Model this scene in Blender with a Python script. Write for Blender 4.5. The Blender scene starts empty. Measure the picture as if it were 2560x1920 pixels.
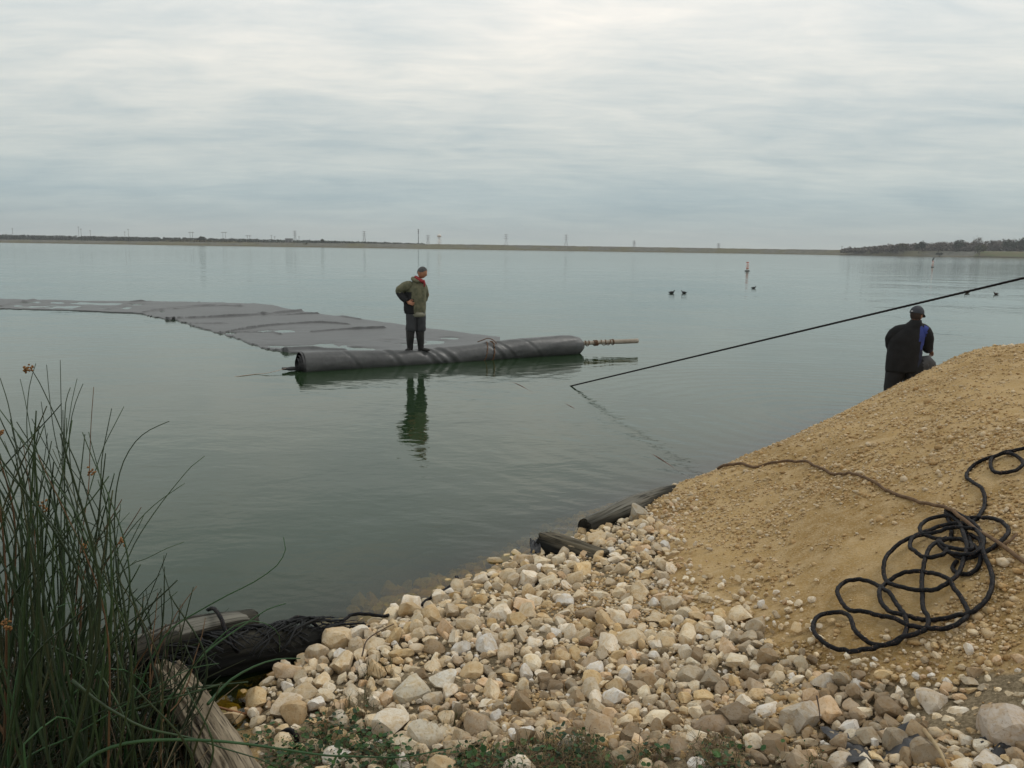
import bpy, bmesh, math, random
import numpy as np
from mathutils import Vector, Matrix
random.seed(7)
RNG = np.random.default_rng(11)
S = bpy.context.scene
COL = S.collection
R = math.radians

# ------------------------------------------------------------------ camera
F = 2070.0
CAMZ = 2.6
PITCH = math.atan(343 / F)
ROLL = R(0.87)
_f = np.array([0, math.cos(PITCH), -math.sin(PITCH)])
_u0 = np.array([0, math.sin(PITCH), math.cos(PITCH)])
_x0 = np.array([1.0, 0, 0])
_r = math.cos(ROLL) * _x0 + math.sin(ROLL) * _u0
_u = -math.sin(ROLL) * _x0 + math.cos(ROLL) * _u0
cam = bpy.data.cameras.new('camera')
cam.sensor_width = 36.0
cam.lens = F / 2560 * 36.0
cam.clip_start = 0.05
cam.clip_end = 9000
camo = bpy.data.objects.new('camera', cam)
COL.objects.link(camo)
M = Matrix([[_r[0], _u[0], -_f[0], 0], [_r[1], _u[1], -_f[1], 0], [_r[2], _u[2], -_f[2], CAMZ], [0, 0, 0, 1]])
camo.matrix_world = M
S.camera = camo
CAM = np.array([0, 0, CAMZ])

def ray(px, py):
    px = np.asarray(px, float); py = np.asarray(py, float)
    return F * _f + (px - 1280)[..., None] * _r - (py - 960)[..., None] * _u
def atz(px, py, z=0.0):
    d = ray(px, py); return CAM + d * ((z - CAMZ) / d[..., 2])[..., None]
def aty(px, py, y):
    d = ray(px, py); return CAM + d * (np.asarray(y, float) / d[..., 1])[..., None]
def proj(P):
    q = np.asarray(P, float) - CAM
    c = q @ _f
    return 1280 + F * (q @ _r) / c, 960 - F * (q @ _u) / c

# ------------------------------------------------------------------ render settings
S.view_settings.view_transform = 'Standard'
try: S.view_settings.look = 'None'
except Exception: pass
S.view_settings.exposure = 0.0
S.view_settings.gamma = 1.0
S.view_settings.use_curve_mapping = False
S.cycles.max_bounces = 8
S.cycles.transparent_max_bounces = 12

# ------------------------------------------------------------------ node helper
class NT:
    def __init__(s, tree): s.t = tree; tree.nodes.clear()
    def n(s, typ, **kw):
        o = s.t.nodes.new(typ)
        for k, v in kw.items(): setattr(o, k, v)
        return o
    def l(s, a, b): s.t.links.new(a, b)
    def setin(s, sock, v):
        if isinstance(v, bpy.types.NodeSocket): s.l(v, sock)
        elif v is not None:
            if isinstance(v, (tuple, list)) and len(v) == 3 and sock.type == 'RGBA': v = (*v, 1)
            sock.default_value = v
    def math(s, op, a, b=None, clamp=False):
        o = s.n('ShaderNodeMath', operation=op); o.use_clamp = clamp
        s.setin(o.inputs[0], a)
        if b is not None: s.setin(o.inputs[1], b)
        return o.outputs[0]
    def mix(s, f, a, b, mode='MIX'):
        o = s.n('ShaderNodeMix', data_type='RGBA', blend_type=mode)
        s.setin(o.inputs[0], f); s.setin(o.inputs[6], a); s.setin(o.inputs[7], b)
        return o.outputs[2]
    def noise(s, vec, scale, detail=4, rough=0.55, dist=0.0, dim='3D'):
        o = s.n('ShaderNodeTexNoise', noise_dimensions=dim)
        if vec is not None: s.l(vec, o.inputs['Vector'])
        o.inputs['Scale'].default_value = scale; o.inputs['Detail'].default_value = detail
        o.inputs['Roughness'].default_value = rough; o.inputs['Distortion'].default_value = dist
        return o.outputs[0]
    def ramp(s, fac, stops, interp='LINEAR'):
        o = s.n('ShaderNodeValToRGB'); cr = o.color_ramp; cr.interpolation = interp
        while len(cr.elements) < len(stops): cr.elements.new(0.5)
        for e, (p, c) in zip(cr.elements, stops):
            e.position = p; e.color = (c, c, c, 1) if isinstance(c, (int, float)) else (*c, 1)
        s.l(fac, o.inputs[0]); return o.outputs[0]
    def mapping(s, vec, scale=(1, 1, 1), loc=(0, 0, 0), rot=(0, 0, 0)):
        o = s.n('ShaderNodeMapping'); s.l(vec, o.inputs[0])
        o.inputs['Scale'].default_value = scale; o.inputs['Location'].default_value = loc
        o.inputs['Rotation'].default_value = rot
        return o.outputs[0]

# ------------------------------------------------------------------ world: overcast sky
W = bpy.data.worlds.new('World'); S.world = W; W.use_nodes = True
w = NT(W.node_tree)
tc = w.n('ShaderNodeTexCoord').outputs['Generated']
sep = w.n('ShaderNodeSeparateXYZ'); w.l(tc, sep.inputs[0])
el = w.math('MAXIMUM', sep.outputs[2], 0.0)
den = w.math('ADD', el, 0.045)
cx = w.math('DIVIDE', sep.outputs[0], den); cy = w.math('DIVIDE', sep.outputs[1], den)
comb = w.n('ShaderNodeCombineXYZ'); w.l(cx, comb.inputs[0]); w.l(cy, comb.inputs[1])
den2 = w.math('ADD', el, 0.13)
comb2 = w.n('ShaderNodeCombineXYZ'); w.l(w.math('DIVIDE', sep.outputs[0], den2), comb2.inputs[0]); w.l(w.math('DIVIDE', sep.outputs[1], den2), comb2.inputs[1])
big = w.noise(w.mapping(comb2.outputs[0], (0.62, 0.95, 1), (3.1, 1.7, 0), (0, 0, R(-8))), 1.0, 5, 0.5, 0.6)
mid = w.noise(w.mapping(comb2.outputs[0], (2.1, 3.6, 1), (0.3, 5.2, 0), (0, 0, R(-12))), 1.0, 7, 0.6, 0.5)
fine = w.noise(w.mapping(comb.outputs[0], (2.2, 6.0, 1), (2.3, 0.2, 2), (0, 0, R(-14))), 1.0, 5, 0.6, 0.4)
base = w.ramp(el, [(0.0, (.45, .49, .475)), (.03, (.365, .43, .45)), (.055, (.385, .455, .48)), (.10, (.50, .54, .54)),
                   (.19, (.655, .665, .645)), (.27, (.78, .77, .745)), (.5, (.76, .75, .735)), (1.0, (.70, .71, .70))])
k = w.math('ADD', w.math('MULTIPLY', w.math('SUBTRACT', big, 0.5), 0.95), w.math('MULTIPLY', w.math('SUBTRACT', mid, 0.5), 0.72))
k = w.math('ADD', k, w.math('MULTIPLY', w.math('SUBTRACT', fine, 0.5), 0.30))
fade = w.ramp(el, [(0.0, 0.35), (.05, .85), (.12, 1.0), (.3, 1.0), (1, .8)])
k = w.math('MULTIPLY', k, fade)
# thick cloud is greyer-blue, thin cloud brighter and neutral
tint = w.mix(w.math('ADD', w.math('MULTIPLY', k, 1.6), 0.5, True), (0.72, 0.81, 0.865), (1.27, 1.21, 1.15))
cloud = w.mix(1.0, w.mix(1.0, base, tint, 'MULTIPLY'), (1.17, 1.17, 1.15), 'MULTIPLY')
sky = w.n('ShaderNodeTexSky', sky_type='NISHITA'); sky.sun_disc = False
SUN_EL, SUN_AZ = R(48), R(60)
sky.sun_elevation = SUN_EL; sky.sun_rotation = SUN_AZ
skyc = w.mix(1.0, sky.outputs[0], (0.09, 0.09, 0.09), 'MULTIPLY')
allc = w.mix(0.93, skyc, cloud)
bg = w.n('ShaderNodeBackground'); w.l(allc, bg.inputs[0]); bg.inputs[1].default_value = 1.0
wo = w.n('ShaderNodeOutputWorld'); w.l(bg.outputs[0], wo.inputs[0])

sun = bpy.data.lights.new('sun', 'SUN'); sun.energy = 0.95; sun.angle = R(18); sun.color = (1, .96, .9)
suno = bpy.data.objects.new('sun', sun); COL.objects.link(suno)
sd = Vector((math.sin(SUN_AZ) * math.cos(SUN_EL), math.cos(SUN_AZ) * math.cos(SUN_EL), math.sin(SUN_EL)))
suno.rotation_euler = sd.to_track_quat('Z', 'Y').to_euler()
suno.location = (0, 0, 30)

# ------------------------------------------------------------------ object helpers
def tag(o, label=None, cat=None, group=None, kind=None):
    if label: o['label'] = label
    if cat: o['category'] = cat
    if group: o['group'] = group
    if kind: o['kind'] = kind
    return o
def empty(name, loc=(0, 0, 0), rz=0, **kw):
    o = bpy.data.objects.new(name, None); COL.objects.link(o)
    o.location = tuple(float(a) for a in loc); o.rotation_euler = (0, 0, rz); o.empty_display_size = 0.1
    return tag(o, **kw)
def mesh_np(name, V, Fc, mat=None, smooth=True, cols=None, attr=None, matidx=None):
    """V (n,3), Fc (m,k) int array (all faces same size) or list"""
    me = bpy.data.meshes.new(name)
    V = np.ascontiguousarray(V, dtype=np.float32)
    if isinstance(Fc, np.ndarray):
        m, kk = Fc.shape
        me.vertices.add(len(V)); me.vertices.foreach_set('co', V.ravel())
        me.loops.add(m * kk); me.loops.foreach_set('vertex_index', np.ascontiguousarray(Fc, dtype=np.int32).ravel())
        me.polygons.add(m); me.polygons.foreach_set('loop_start', np.arange(0, m * kk, kk, dtype=np.int32))
        try: me.polygons.foreach_set('loop_total', np.full(m, kk, dtype=np.int32))
        except Exception: pass
        me.update(calc_edges=True)
    else:
        me.from_pydata([tuple(v) for v in V.tolist()], [], Fc); me.update()
    me.validate()
    me.polygons.foreach_set('use_smooth', np.full(len(me.polygons), bool(smooth)))
    if smooth == 'facet': me.set_sharp_from_angle(angle=R(21))
    if cols is not None:
        a = me.color_attributes.new('tone', 'FLOAT_COLOR', 'POINT')
        c = np.ones((len(V), 4), np.float32); c[:, :3] = cols
        a.data.foreach_set('color', c.ravel())
    if attr:
        for k_, v_ in attr.items():
            a = me.attributes.new(k_, 'FLOAT', 'POINT'); a.data.foreach_set('value', np.ascontiguousarray(v_, dtype=np.float32))
    if mat is not None:
        for m_ in (mat if isinstance(mat, (list, tuple)) else [mat]): me.materials.append(m_)
    if matidx is not None: me.polygons.foreach_set('material_index', np.asarray(matidx, np.int32))
    return me
def obj(name, me, parent=None, loc=None, **kw):
    o = bpy.data.objects.new(name, me); COL.objects.link(o)
    if parent: o.parent = parent
    if loc is not None: o.location = tuple(float(a) for a in loc)
    return tag(o, **kw)
def quads_grid(nr, nc, wrap=False):
    i = np.arange(nr - 1)[:, None]; j = np.arange(nc if wrap else nc - 1)[None, :]
    j2 = (j + 1) % nc
    a = i * nc + j; b = i * nc + j2; c = (i + 1) * nc + j2; d = (i + 1) * nc + j
    return np.stack([a + 0 * b, b, c, d], -1).reshape(-1, 4)

# value noise (numpy)
def _hash(ix, iy, iz, seed):
    h = (ix.astype(np.int64) * 374761393 + iy.astype(np.int64) * 668265263 + iz.astype(np.int64) * 2147483647 + seed * 974711) & 0xffffffff
    h = ((h ^ (h >> 13)) * 1274126177) & 0xffffffff
    return ((h ^ (h >> 16)) & 0xffff) / 65535.0
def vnoise(P, seed=0):
    P = np.asarray(P, float); Pi = np.floor(P); f = P - Pi; f = f * f * (3 - 2 * f)
    ix, iy, iz = Pi[..., 0], Pi[..., 1], Pi[..., 2]; r = 0
    for a in (0, 1):
        for b in (0, 1):
            for c in (0, 1):
                w_ = (f[..., 0] if a else 1 - f[..., 0]) * (f[..., 1] if b else 1 - f[..., 1]) * (f[..., 2] if c else 1 - f[..., 2])
                r = r + w_ * _hash(ix + a, iy + b, iz + c, seed)
    return r
def fbm(P, oct=4, seed=0, gain=0.5):
    s_ = 0; a = 1; t = 0; P = np.asarray(P, float)
    for i in range(oct):
        s_ = s_ + a * (vnoise(P, seed + i) - 0.5); t += a; a *= gain; P = P * 2.03 + 7.1
    return s_ / t
def fbm2(x, y, sc, oct=4, seed=0, gain=.5):
    return fbm(np.stack([x * sc, y * sc, np.zeros_like(x)], -1), oct, seed, gain)

def catmull(pts, step):
    P = np.asarray(pts, float); P = np.vstack([2 * P[0] - P[1], P, 2 * P[-1] - P[-2]]); out = []
    for i in range(1, len(P) - 2):
        L = np.linalg.norm(P[i + 1] - P[i]); n = max(1, int(round(L / step)))
        t = np.linspace(0, 1, n, endpoint=False)[:, None]
        out.append(0.5 * ((2 * P[i]) + (-P[i - 1] + P[i + 1]) * t + (2 * P[i - 1] - 5 * P[i] + 4 * P[i + 1] - P[i + 2]) * t * t
                          + (-P[i - 1] + 3 * P[i] - 3 * P[i + 1] + P[i + 2]) * t ** 3))
    out.append(P[-2][None]); return np.vstack(out)
def tube(path, rad, n=6, lobes=0, pitch=1.0, lobe_amp=0.18, caps=True):
    """tube mesh along a path; returns V,F(list) ; lobes>0 makes laid rope strands"""
    P = np.asarray(path, float); m = len(P)
    rad = np.broadcast_to(np.asarray(rad, float), (m,))
    T = np.gradient(P, axis=0); T /= np.linalg.norm(T, axis=1)[:, None] + 1e-12
    ref = np.array([0, 0, 1.0]) if abs(T[0][2]) < 0.9 else np.array([1.0, 0, 0])
    Nn = np.zeros_like(P); Nn[0] = np.cross(T[0], ref); Nn[0] /= np.linalg.norm(Nn[0])
    for i in range(1, m):
        v = Nn[i - 1] - T[i] * np.dot(Nn[i - 1], T[i]); Nn[i] = v / (np.linalg.norm(v) + 1e-12)
    B = np.cross(T, Nn)
    s_ = np.concatenate([[0], np.cumsum(np.linalg.norm(np.diff(P, axis=0), axis=1))])
    a = np.linspace(0, 2 * math.pi, n, endpoint=False)[None, :]
    rr = rad[:, None] * np.ones((1, n))
    if lobes: rr = rr * (1 - lobe_amp + lobe_amp * 2 * np.abs(np.cos((a * lobes + s_[:, None] / pitch * 2 * math.pi) / 2)))
    V = P[:, None, :] + rr[..., None] * (np.cos(a)[..., None] * Nn[:, None, :] + np.sin(a)[..., None] * B[:, None, :])
    V = V.reshape(-1, 3); Fq = quads_grid(m, n, True)
    if caps:
        V = np.vstack([V, P[:1], P[-1:]]); i0, i1 = m * n, m * n + 1
        c0 = np.array([[i0, (j + 1) % n, j, j] for j in range(n)]); b = (m - 1) * n
        c1 = np.array([[i1, b + j, b + (j + 1) % n, b + (j + 1) % n] for j in range(n)])
        F_ = [list(q) for q in Fq.tolist()] + [q[:3] for q in c0.tolist()] + [q[:3] for q in c1.tolist()]
        return V, F_
    return V, Fq
class MB:
    """collects geometry (tri/quads lists) into one mesh"""
    def __init__(s): s.V = []; s.F = []; s.n = 0; s.C = []
    def add(s, V, Fc, col=None):
        V = np.asarray(V, float); s.V.append(V)
        Fl = Fc.tolist() if isinstance(Fc, np.ndarray) else Fc
        s.F += [[i + s.n for i in f] for f in Fl]; s.n += len(V)
        if col is not None: s.C.append(np.broadcast_to(np.asarray(col, float), (len(V), 3)))
        return s
    def box(s, c, d, rot=None):
        x, y, z = [q / 2 for q in d]
        V = np.array([[a, b, e] for a in (-x, x) for b in (-y, y) for e in (-z, z)])
        if rot is not None: V = V @ np.array(rot).T
        return s.add(V + np.array(c), [[0, 1, 3, 2], [4, 6, 7, 5], [0, 4, 5, 1], [2, 3, 7, 6], [0, 2, 6, 4], [1, 5, 7, 3]])
    def tube(s, path, rad, n=6, **k): V, Fc = tube(path, rad, n, **k); return s.add(V, Fc)
    def build(s, name, mat, parent=None, smooth=True, loc=None, **kw):
        me = mesh_np(name, np.vstack(s.V), s.F, mat, smooth, cols=np.vstack(s.C) if s.C else None)
        return obj(name, me, parent, loc, **kw)
def ico(sub):
    bm = bmesh.new(); bmesh.ops.create_icosphere(bm, subdivisions=sub, radius=1)
    V = np.array([v.co[:] for v in bm.verts]); Fc = np.array([[v.index for v in f.verts] for f in bm.faces]); bm.free(); return V, Fc
ICO = {i: ico(i) for i in (1, 2, 3)}
def ellip(c, r, sub=2, rot=None):
    V, Fc = ICO[sub]; V = V * np.array(r)
    if rot is not None: V = V @ np.array(rot).T
    return V + np.array(c), Fc
def rotm(ax, ay, az): return np.array(Matrix.Rotation(az, 3, 'Z') @ Matrix.Rotation(ay, 3, 'Y') @ Matrix.Rotation(ax, 3, 'X'))

# ------------------------------------------------------------------ materials
MATS = {}
def mat(name, col, rough=0.8, col2=None, nscale=6.0, bump=0.0, bscale=40.0, metal=0.0, spec=0.3, contrast=(.35, .65), detail=6, tone=False, objcol=False, stretch=(1, 1, 1), bdist=0.01):
    if name in MATS: return MATS[name]
    m = bpy.data.materials.new(name); m.use_nodes = True; t = NT(m.node_tree)
    co = t.n('ShaderNodeTexCoord').outputs['Object']
    co = t.mapping(co, stretch)
    b = t.n('ShaderNodeBsdfPrincipled'); o = t.n('ShaderNodeOutputMaterial'); t.l(b.outputs[0], o.inputs[0])
    f = t.ramp(t.noise(co, nscale, detail, .62), [(contrast[0], 0.0), (contrast[1], 1.0)])
    c = t.mix(f, tuple(col), tuple(col2 if col2 else [q * .7 for q in col]))
    if tone:
        vc = t.n('ShaderNodeVertexColor', layer_name='tone').outputs[0]; c = t.mix(1.0, c, vc, 'MULTIPLY')
    if objcol:
        oi = t.n('ShaderNodeObjectInfo').outputs['Color']; c = t.mix(1.0, c, oi, 'MULTIPLY')
    t.l(c, b.inputs['Base Color'])
    b.inputs['Roughness'].default_value = rough; b.inputs['Metallic'].default_value = metal
    b.inputs['Specular IOR Level'].default_value = spec
    if bump > 0:
        bn = t.n('ShaderNodeBump'); bn.inputs['Strength'].default_value = bump; bn.inputs['Distance'].default_value = bdist
        t.l(t.noise(co, bscale, 6, .65), bn.inputs['Height']); t.l(bn.outputs[0], b.inputs['Normal'])
    MATS[name] = m; return m

# ------------------------------------------------------------------ terrain height field (world metres, water level z = 0)
ctrl = []   # (px, py, z)
shore = [(1560, 1270), (1480, 1322), (1400, 1368), (1320, 1400), (1240, 1432), (1150, 1472), (1050, 1520), (950, 1560),
         (870, 1590), (790, 1640), (700, 1690), (650, 1740), (610, 1790), (570, 1835)]
for p in shore: ctrl.append((*p, 0.0))
sil = [(1640, 1247, .05), (1700, 1217, .10), (1800, 1170, .20), (1900, 1124, .31), (2000, 1080, .44), (2100, 1037, .56), (2180, 1000, .68),
       (2240, 968, .80), (2330, 922, 1.02), (2390, 894, 1.14), (2440, 882, 1.2), (2500, 876, 1.25), (2560, 872, 1.3)]
inner = [(2560, 1100, 1.30), (2400, 1080, 1.16), (2380, 1290, .98), (2100, 1600, .62), (2300, 1500, .78), (2500, 1400, 1.0), (1900, 1300, .50),
         (2100, 1200, .76), (1750, 1300, .27), (1700, 1450, .31), (1900, 1500, .44), (1500, 1500, .20), (1300, 1550, .18), (1500, 1700, .28),
         (1200, 1700, .2), (1000, 1750, .14), (800, 1790, .08), (1700, 1800, .40), (2000, 1800, .5), (2300, 1750, .62), (2560, 1600, .88),
         (2560, 1900, .72), (1280, 1920, .33), (1000, 1910, .2), (760, 1900, .10), (2000, 1920, .54)]
ctrl += [*sil, *inner, (300, 1900, -.08), (100, 1800, -.15), (0, 1600, -.35), (420, 1720, -.12), (520, 1740, -.12), (560, 1910, .03), (600, 1710, -.12), (590, 1770, -.10), (480, 1850, -.03)]
XY = [atz(a, b, c) for a, b, c in ctrl]
CP = [(p[0], p[1], p[2]) for p in XY]
nrm = np.array([-.77, .64])
for p in shore[:-2]:
    q = atz(*p, 0.0)
    n2 = nrm if p[0] > 1000 else np.array([-.45, .89])
    CP.append((q[0] + n2[0] * .5, q[1] + n2[1] * .5, -.20)); CP.append((q[0] + n2[0] * 2.5, q[1] + n2[1] * 2.5, -1.0))
for a, b, c in sil:
    q = atz(a, b, c); n2 = nrm if a < 2300 else np.array([-.45, .89])
    d1 = c * 1.45 + .03
    CP.append((q[0] + n2[0] * d1, q[1] + n2[1] * d1, 0)); CP.append((q[0] + n2[0] * (d1 + 2), q[1] + n2[1] * (d1 + 2), -.9))
CP += [(9.5, 12.5, 1.3), (9, 8, 1.45), (9, 4, 1.4), (12, 10, 1.4), (0, 1.5, .75), (3, 1, 1.0), (6, 0, 1.3), (-2, 1.2, .4), (-5, 1, .0), (0, -2, 1.2),
       (9, 16.5, 0), (12, 17.5, 0), (-3, 9, -1.2), (-6, 6, -1.2), (-5, 3.5, -.5), (-8, 4, -1.2), (-8, 14, -1.5), (4, 20, -1.5), (12, 20, -1)]
CP = np.array(CP)
def _K(r2): return 0.5 * r2 * np.log(r2 + 1e-9)
def _fit(CP):
    n = len(CP); X = CP[:, :2]
    A = np.zeros((n + 3, n + 3)); A[:n, :n] = _K(((X[:, None] - X[None]) ** 2).sum(-1)) + np.eye(n) * 2e-3
    A[:n, n] = 1; A[:n, n + 1:] = X; A[n, :n] = 1; A[n + 1:, :n] = X.T
    return np.linalg.solve(A, np.concatenate([CP[:, 2], [0, 0, 0]]))
_wt = _fit(CP)
def H(x, y):
    x = np.asarray(x, float); y = np.asarray(y, float); sh = x.shape; x = x.ravel(); y = y.ravel(); n = len(CP)
    out = np.empty(len(x))
    for i in range(0, len(x), 20000):
        a = x[i:i + 20000, None]; b = y[i:i + 20000, None]
        out[i:i + 20000] = _K((a - CP[:, 0]) ** 2 + (b - CP[:, 1]) ** 2) @ _wt[:n] + _wt[n] + _wt[n + 1] * a[:, 0] + _wt[n + 2] * b[:, 0]
    return out.reshape(sh)
def onground(px, py, lift=0.0):
    """first hit of the pixel ray with the terrain"""
    d = ray(px, py); d = d / np.linalg.norm(d, axis=-1)[..., None]
    d = np.atleast_2d(d); t = np.linspace(2.0, 16, 900)
    P = CAM + d[:, None, :] * t[None, :, None]
    hit = P[..., 2] < H(P[..., 0], P[..., 1]) + lift
    i = np.argmax(hit, axis=1); i[~hit.any(1)] = len(t) - 1
    Q = P[np.arange(len(d)), i]; return Q
def inpoly(px, py, poly):
    px = np.asarray(px); py = np.asarray(py); c = np.zeros(px.shape, bool); n = len(poly)
    for i in range(n):
        x1, y1 = poly[i]; x2, y2 = poly[i - 1]
        cond = ((y1 > py) != (y2 > py)) & (px < (x2 - x1) * (py - y1) / (y2 - y1 + 1e-9) + x1); c ^= cond
    return c
# where the cobbles lie (as the photograph shows it), where the gravel does, and where the weeds grow
COBBLE = [(600, 2100), (650, 1880), (632, 1800), (650, 1730), (690, 1660), (765, 1590), (830, 1520), (900, 1450), (1060, 1380), (1180, 1340), (1300, 1320), (1440, 1275), (1530, 1250),
          (1600, 1275), (1640, 1330), (1665, 1400), (1650, 1470), (1720, 1530), (1840, 1560), (1960, 1640), (2120, 1690), (2330, 1710), (2430, 1690), (2620, 1700), (2900, 1750), (2900, 2300), (600, 2300)]
GRAVEL = [(1530, 1230), (1620, 1235), (1720, 1250), (1700, 1330), (1720, 1400), (1790, 1450), (1960, 1480), (2040, 1560), (2100, 1640), (2380, 1640), (2640, 1620), (2900, 1800), (2900, 2300), (1600, 2300), (1500, 1500)]
WEEDS = [(560, 1850), (640, 1840), (700, 1815), (790, 1790), (860, 1778), (930, 1765), (965, 1780), (960, 1815), (1010, 1860), (1100, 1905), (1300, 1880), (1430, 1860), (1560, 1880),
         (1700, 1900), (1780, 1860), (1900, 1850), (1990, 1880), (2060, 1930), (2060, 2100), (540, 2100)]

# detailed shore mesh (polar grid: fine near the water's edge and coarse far off)
rr_ = 1.2 * np.exp(np.linspace(0, math.log(26 / 1.2), 430)); aa_ = np.linspace(R(-52), R(56), 560)
RR, AA = np.meshgrid(rr_, aa_, indexing='ij')
GX = RR * np.sin(AA); GY = RR * np.cos(AA); GZ = H(GX, GY)
gpx, gpy = proj(np.stack([GX, GY, GZ], -1))
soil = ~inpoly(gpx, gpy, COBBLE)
rough_ = fbm2(GX, GY, 1.6, 3, 3) * .10 + fbm2(GX, GY, 6.0, 4, 5) * .045 + np.abs(fbm2(GX, GY, 22.0, 3, 9)) * -.016 + fbm2(GX, GY, 60.0, 2, 15) * .008
damp = np.clip((RR - 1.2) / 2, .3, 1)
GZ = GZ + rough_ * damp * np.where(GZ > -.05, 1, .5)
HN_x, HN_y, HN_z = GX, GY, GZ
def Hn(x, y):
    return H(x, y) + (fbm2(np.asarray(x, float), np.asarray(y, float), 1.6, 3, 3) * .10 + fbm2(np.asarray(x, float), np.asarray(y, float), 6.0, 4, 5) * .045)

m = bpy.data.materials.new('shore_soil'); m.use_nodes = True; t = NT(m.node_tree)
co = t.n('ShaderNodeTexCoord').outputs['Object']
big1 = t.noise(t.mapping(co, (1, 1, 1)), .9, 4, .55, .4)
mid1 = t.noise(co, 7, 6, .65); fin1 = t.noise(co, 60, 5, .7); gr = t.noise(co, 220, 2, .6)
c = t.mix(t.ramp(big1, [(.40, 0), (.60, 1)]), (.42, .285, .125), (.30, .19, .070))
c = t.mix(t.ramp(mid1, [(.45, 0), (.7, .75)]), c, (.50, .37, .21))
c = t.mix(t.ramp(fin1, [(.50, 0), (.72, .8)]), c, (.52, .40, .25))
c = t.mix(t.ramp(gr, [(.25, .35), (.45, 0)]), c, (.14, .09, .045))
gz = t.n('ShaderNodeSeparateXYZ'); t.l(co, gz.inputs[0])
wet = t.ramp(t.math('ADD', gz.outputs[2], t.math('MULTIPLY', mid1, .03)), [(0.0, 1.0), (.07, 0.0)])
c = t.mix(wet, c, (.10, .075, .035))
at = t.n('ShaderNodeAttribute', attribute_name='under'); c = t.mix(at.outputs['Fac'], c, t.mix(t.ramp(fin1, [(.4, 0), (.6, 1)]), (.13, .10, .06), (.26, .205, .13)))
b = t.n('ShaderNodeBsdfPrincipled'); t.l(c, b.inputs['Base Color']); b.inputs['Roughness'].default_value = .95; b.inputs['Specular IOR Level'].default_value = .15
bn = t.n('ShaderNodeBump'); bn.inputs['Strength'].default_value = .8; bn.inputs['Distance'].default_value = .012
vor = t.n('ShaderNodeTexVoronoi', feature='F1'); t.l(co, vor.inputs['Vector']); vor.inputs['Scale'].default_value = 55
hh = t.math('ADD', t.math('MULTIPLY', fin1, 1.0), t.math('MULTIPLY', vor.outputs['Distance'], -.5)); hh = t.math('ADD', hh, t.math('MULTIPLY', gr, .3))
t.l(hh, bn.inputs['Height']); t.l(bn.outputs[0], b.inputs['Normal'])
o_ = t.n('ShaderNodeOutputMaterial'); t.l(b.outputs[0], o_.inputs[0]); SOIL = m
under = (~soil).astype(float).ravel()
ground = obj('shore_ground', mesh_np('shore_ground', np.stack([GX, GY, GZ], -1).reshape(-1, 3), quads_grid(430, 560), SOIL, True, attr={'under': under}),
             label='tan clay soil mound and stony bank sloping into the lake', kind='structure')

bed = obj('lake_bed', mesh_np('lake_bed', np.array([[-4000, -300, -3.0], [4000, -300, -3.0], [4000, 3600, -3.0], [-4000, 3600, -3.0]]), [[0, 1, 2, 3]],
          mat('bed_mud', (.09, .08, .05), nscale=.2)), label='muddy bed under the lake', kind='structure')

# ------------------------------------------------------------------ water
nr2, nc2 = 300, 260
r2 = 1.2 * np.exp(np.linspace(0, math.log(900 / 1.2), nr2)); a2 = np.linspace(R(-75), R(75), nc2)
WR, WA = np.meshgrid(r2, a2, indexing='ij'); WX = WR * np.sin(WA); WY = WR * np.cos(WA)
near = WR < 22
depth = np.full(WX.shape, 2.0); depth[near] = -H(WX[near], WY[near])
depth = np.where((np.abs(WA) > R(56)) & (WX < 0), 1.0, depth)
murk = 1 - np.exp(-np.clip(depth - .03, 0, 3) * 3.3)
m = bpy.data.materials.new('lake_water'); m.use_nodes = True; t = NT(m.node_tree)
co = t.n('ShaderNodeTexCoord').outputs['Object']
dist = t.n('ShaderNodeVectorMath', operation='LENGTH'); t.l(co, dist.inputs[0])
n1 = t.noise(t.mapping(co, (1, 1.5, 1), (0, 0, 0), (0, 0, R(20))), 1.1, 3, .5, .3)
n2_ = t.noise(t.mapping(co, (1, 1.7, 1), (5, 3, 0), (0, 0, R(-30))), 4.5, 3, .5, .2)
n3_ = t.noise(co, 0.28, 2, .5)
n4_ = t.noise(t.mapping(co, (1, 1.3, 1)), 14, 2, .5)
calm = t.ramp(t.noise(co, .12, 3, .5), [(.38, .35), (.62, 1.0)])
# ring waves spreading from the shore by the bank man
rg = t.n('ShaderNodeVectorMath', operation='DISTANCE'); t.l(co, rg.inputs[0]); rg.inputs[1].default_value = (5.2, 13.0, 0)
ring = t.math('SINE', t.math('MULTIPLY', t.math('ADD', rg.outputs['Value'], t.math('MULTIPLY', n1, .5)), 15.0))
ringf = t.ramp(t.math('DIVIDE', rg.outputs['Value'], 9.0), [(0.0, 1.0), (.55, .55), (1.0, 0.0)])
h = t.math('ADD', t.math('MULTIPLY', n1, 1.0), t.math('MULTIPLY', n2_, .26))
h = t.math('ADD', h, t.math('MULTIPLY', n3_, 2.2))
h = t.math('ADD', h, t.math('MULTIPLY', n4_, .022))
h = t.math('MULTIPLY', h, calm)
h = t.math('ADD', h, t.math('MULTIPLY', t.math('MULTIPLY', ring, ringf), .12))
bn = t.n('ShaderNodeBump'); bn.inputs['Strength'].default_value = 1.0; bn.inputs['Distance'].default_value = .017
t.l(h, bn.inputs['Height'])
fr = t.n('ShaderNodeFresnel'); fr.inputs['IOR'].default_value = 1.33; t.l(bn.outputs[0], fr.inputs['Normal'])
gl = t.n('ShaderNodeBsdfGlossy'); gl.inputs['Roughness'].default_value = .008; gl.inputs['Color'].default_value = (.92, .95, .935, 1); t.l(bn.outputs[0], gl.inputs['Normal']); t.l(t.ramp(t.math('DIVIDE', dist.outputs['Value'], 600.0), [(0.03, .008), (.5, .09)]), gl.inputs['Roughness'])
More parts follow.
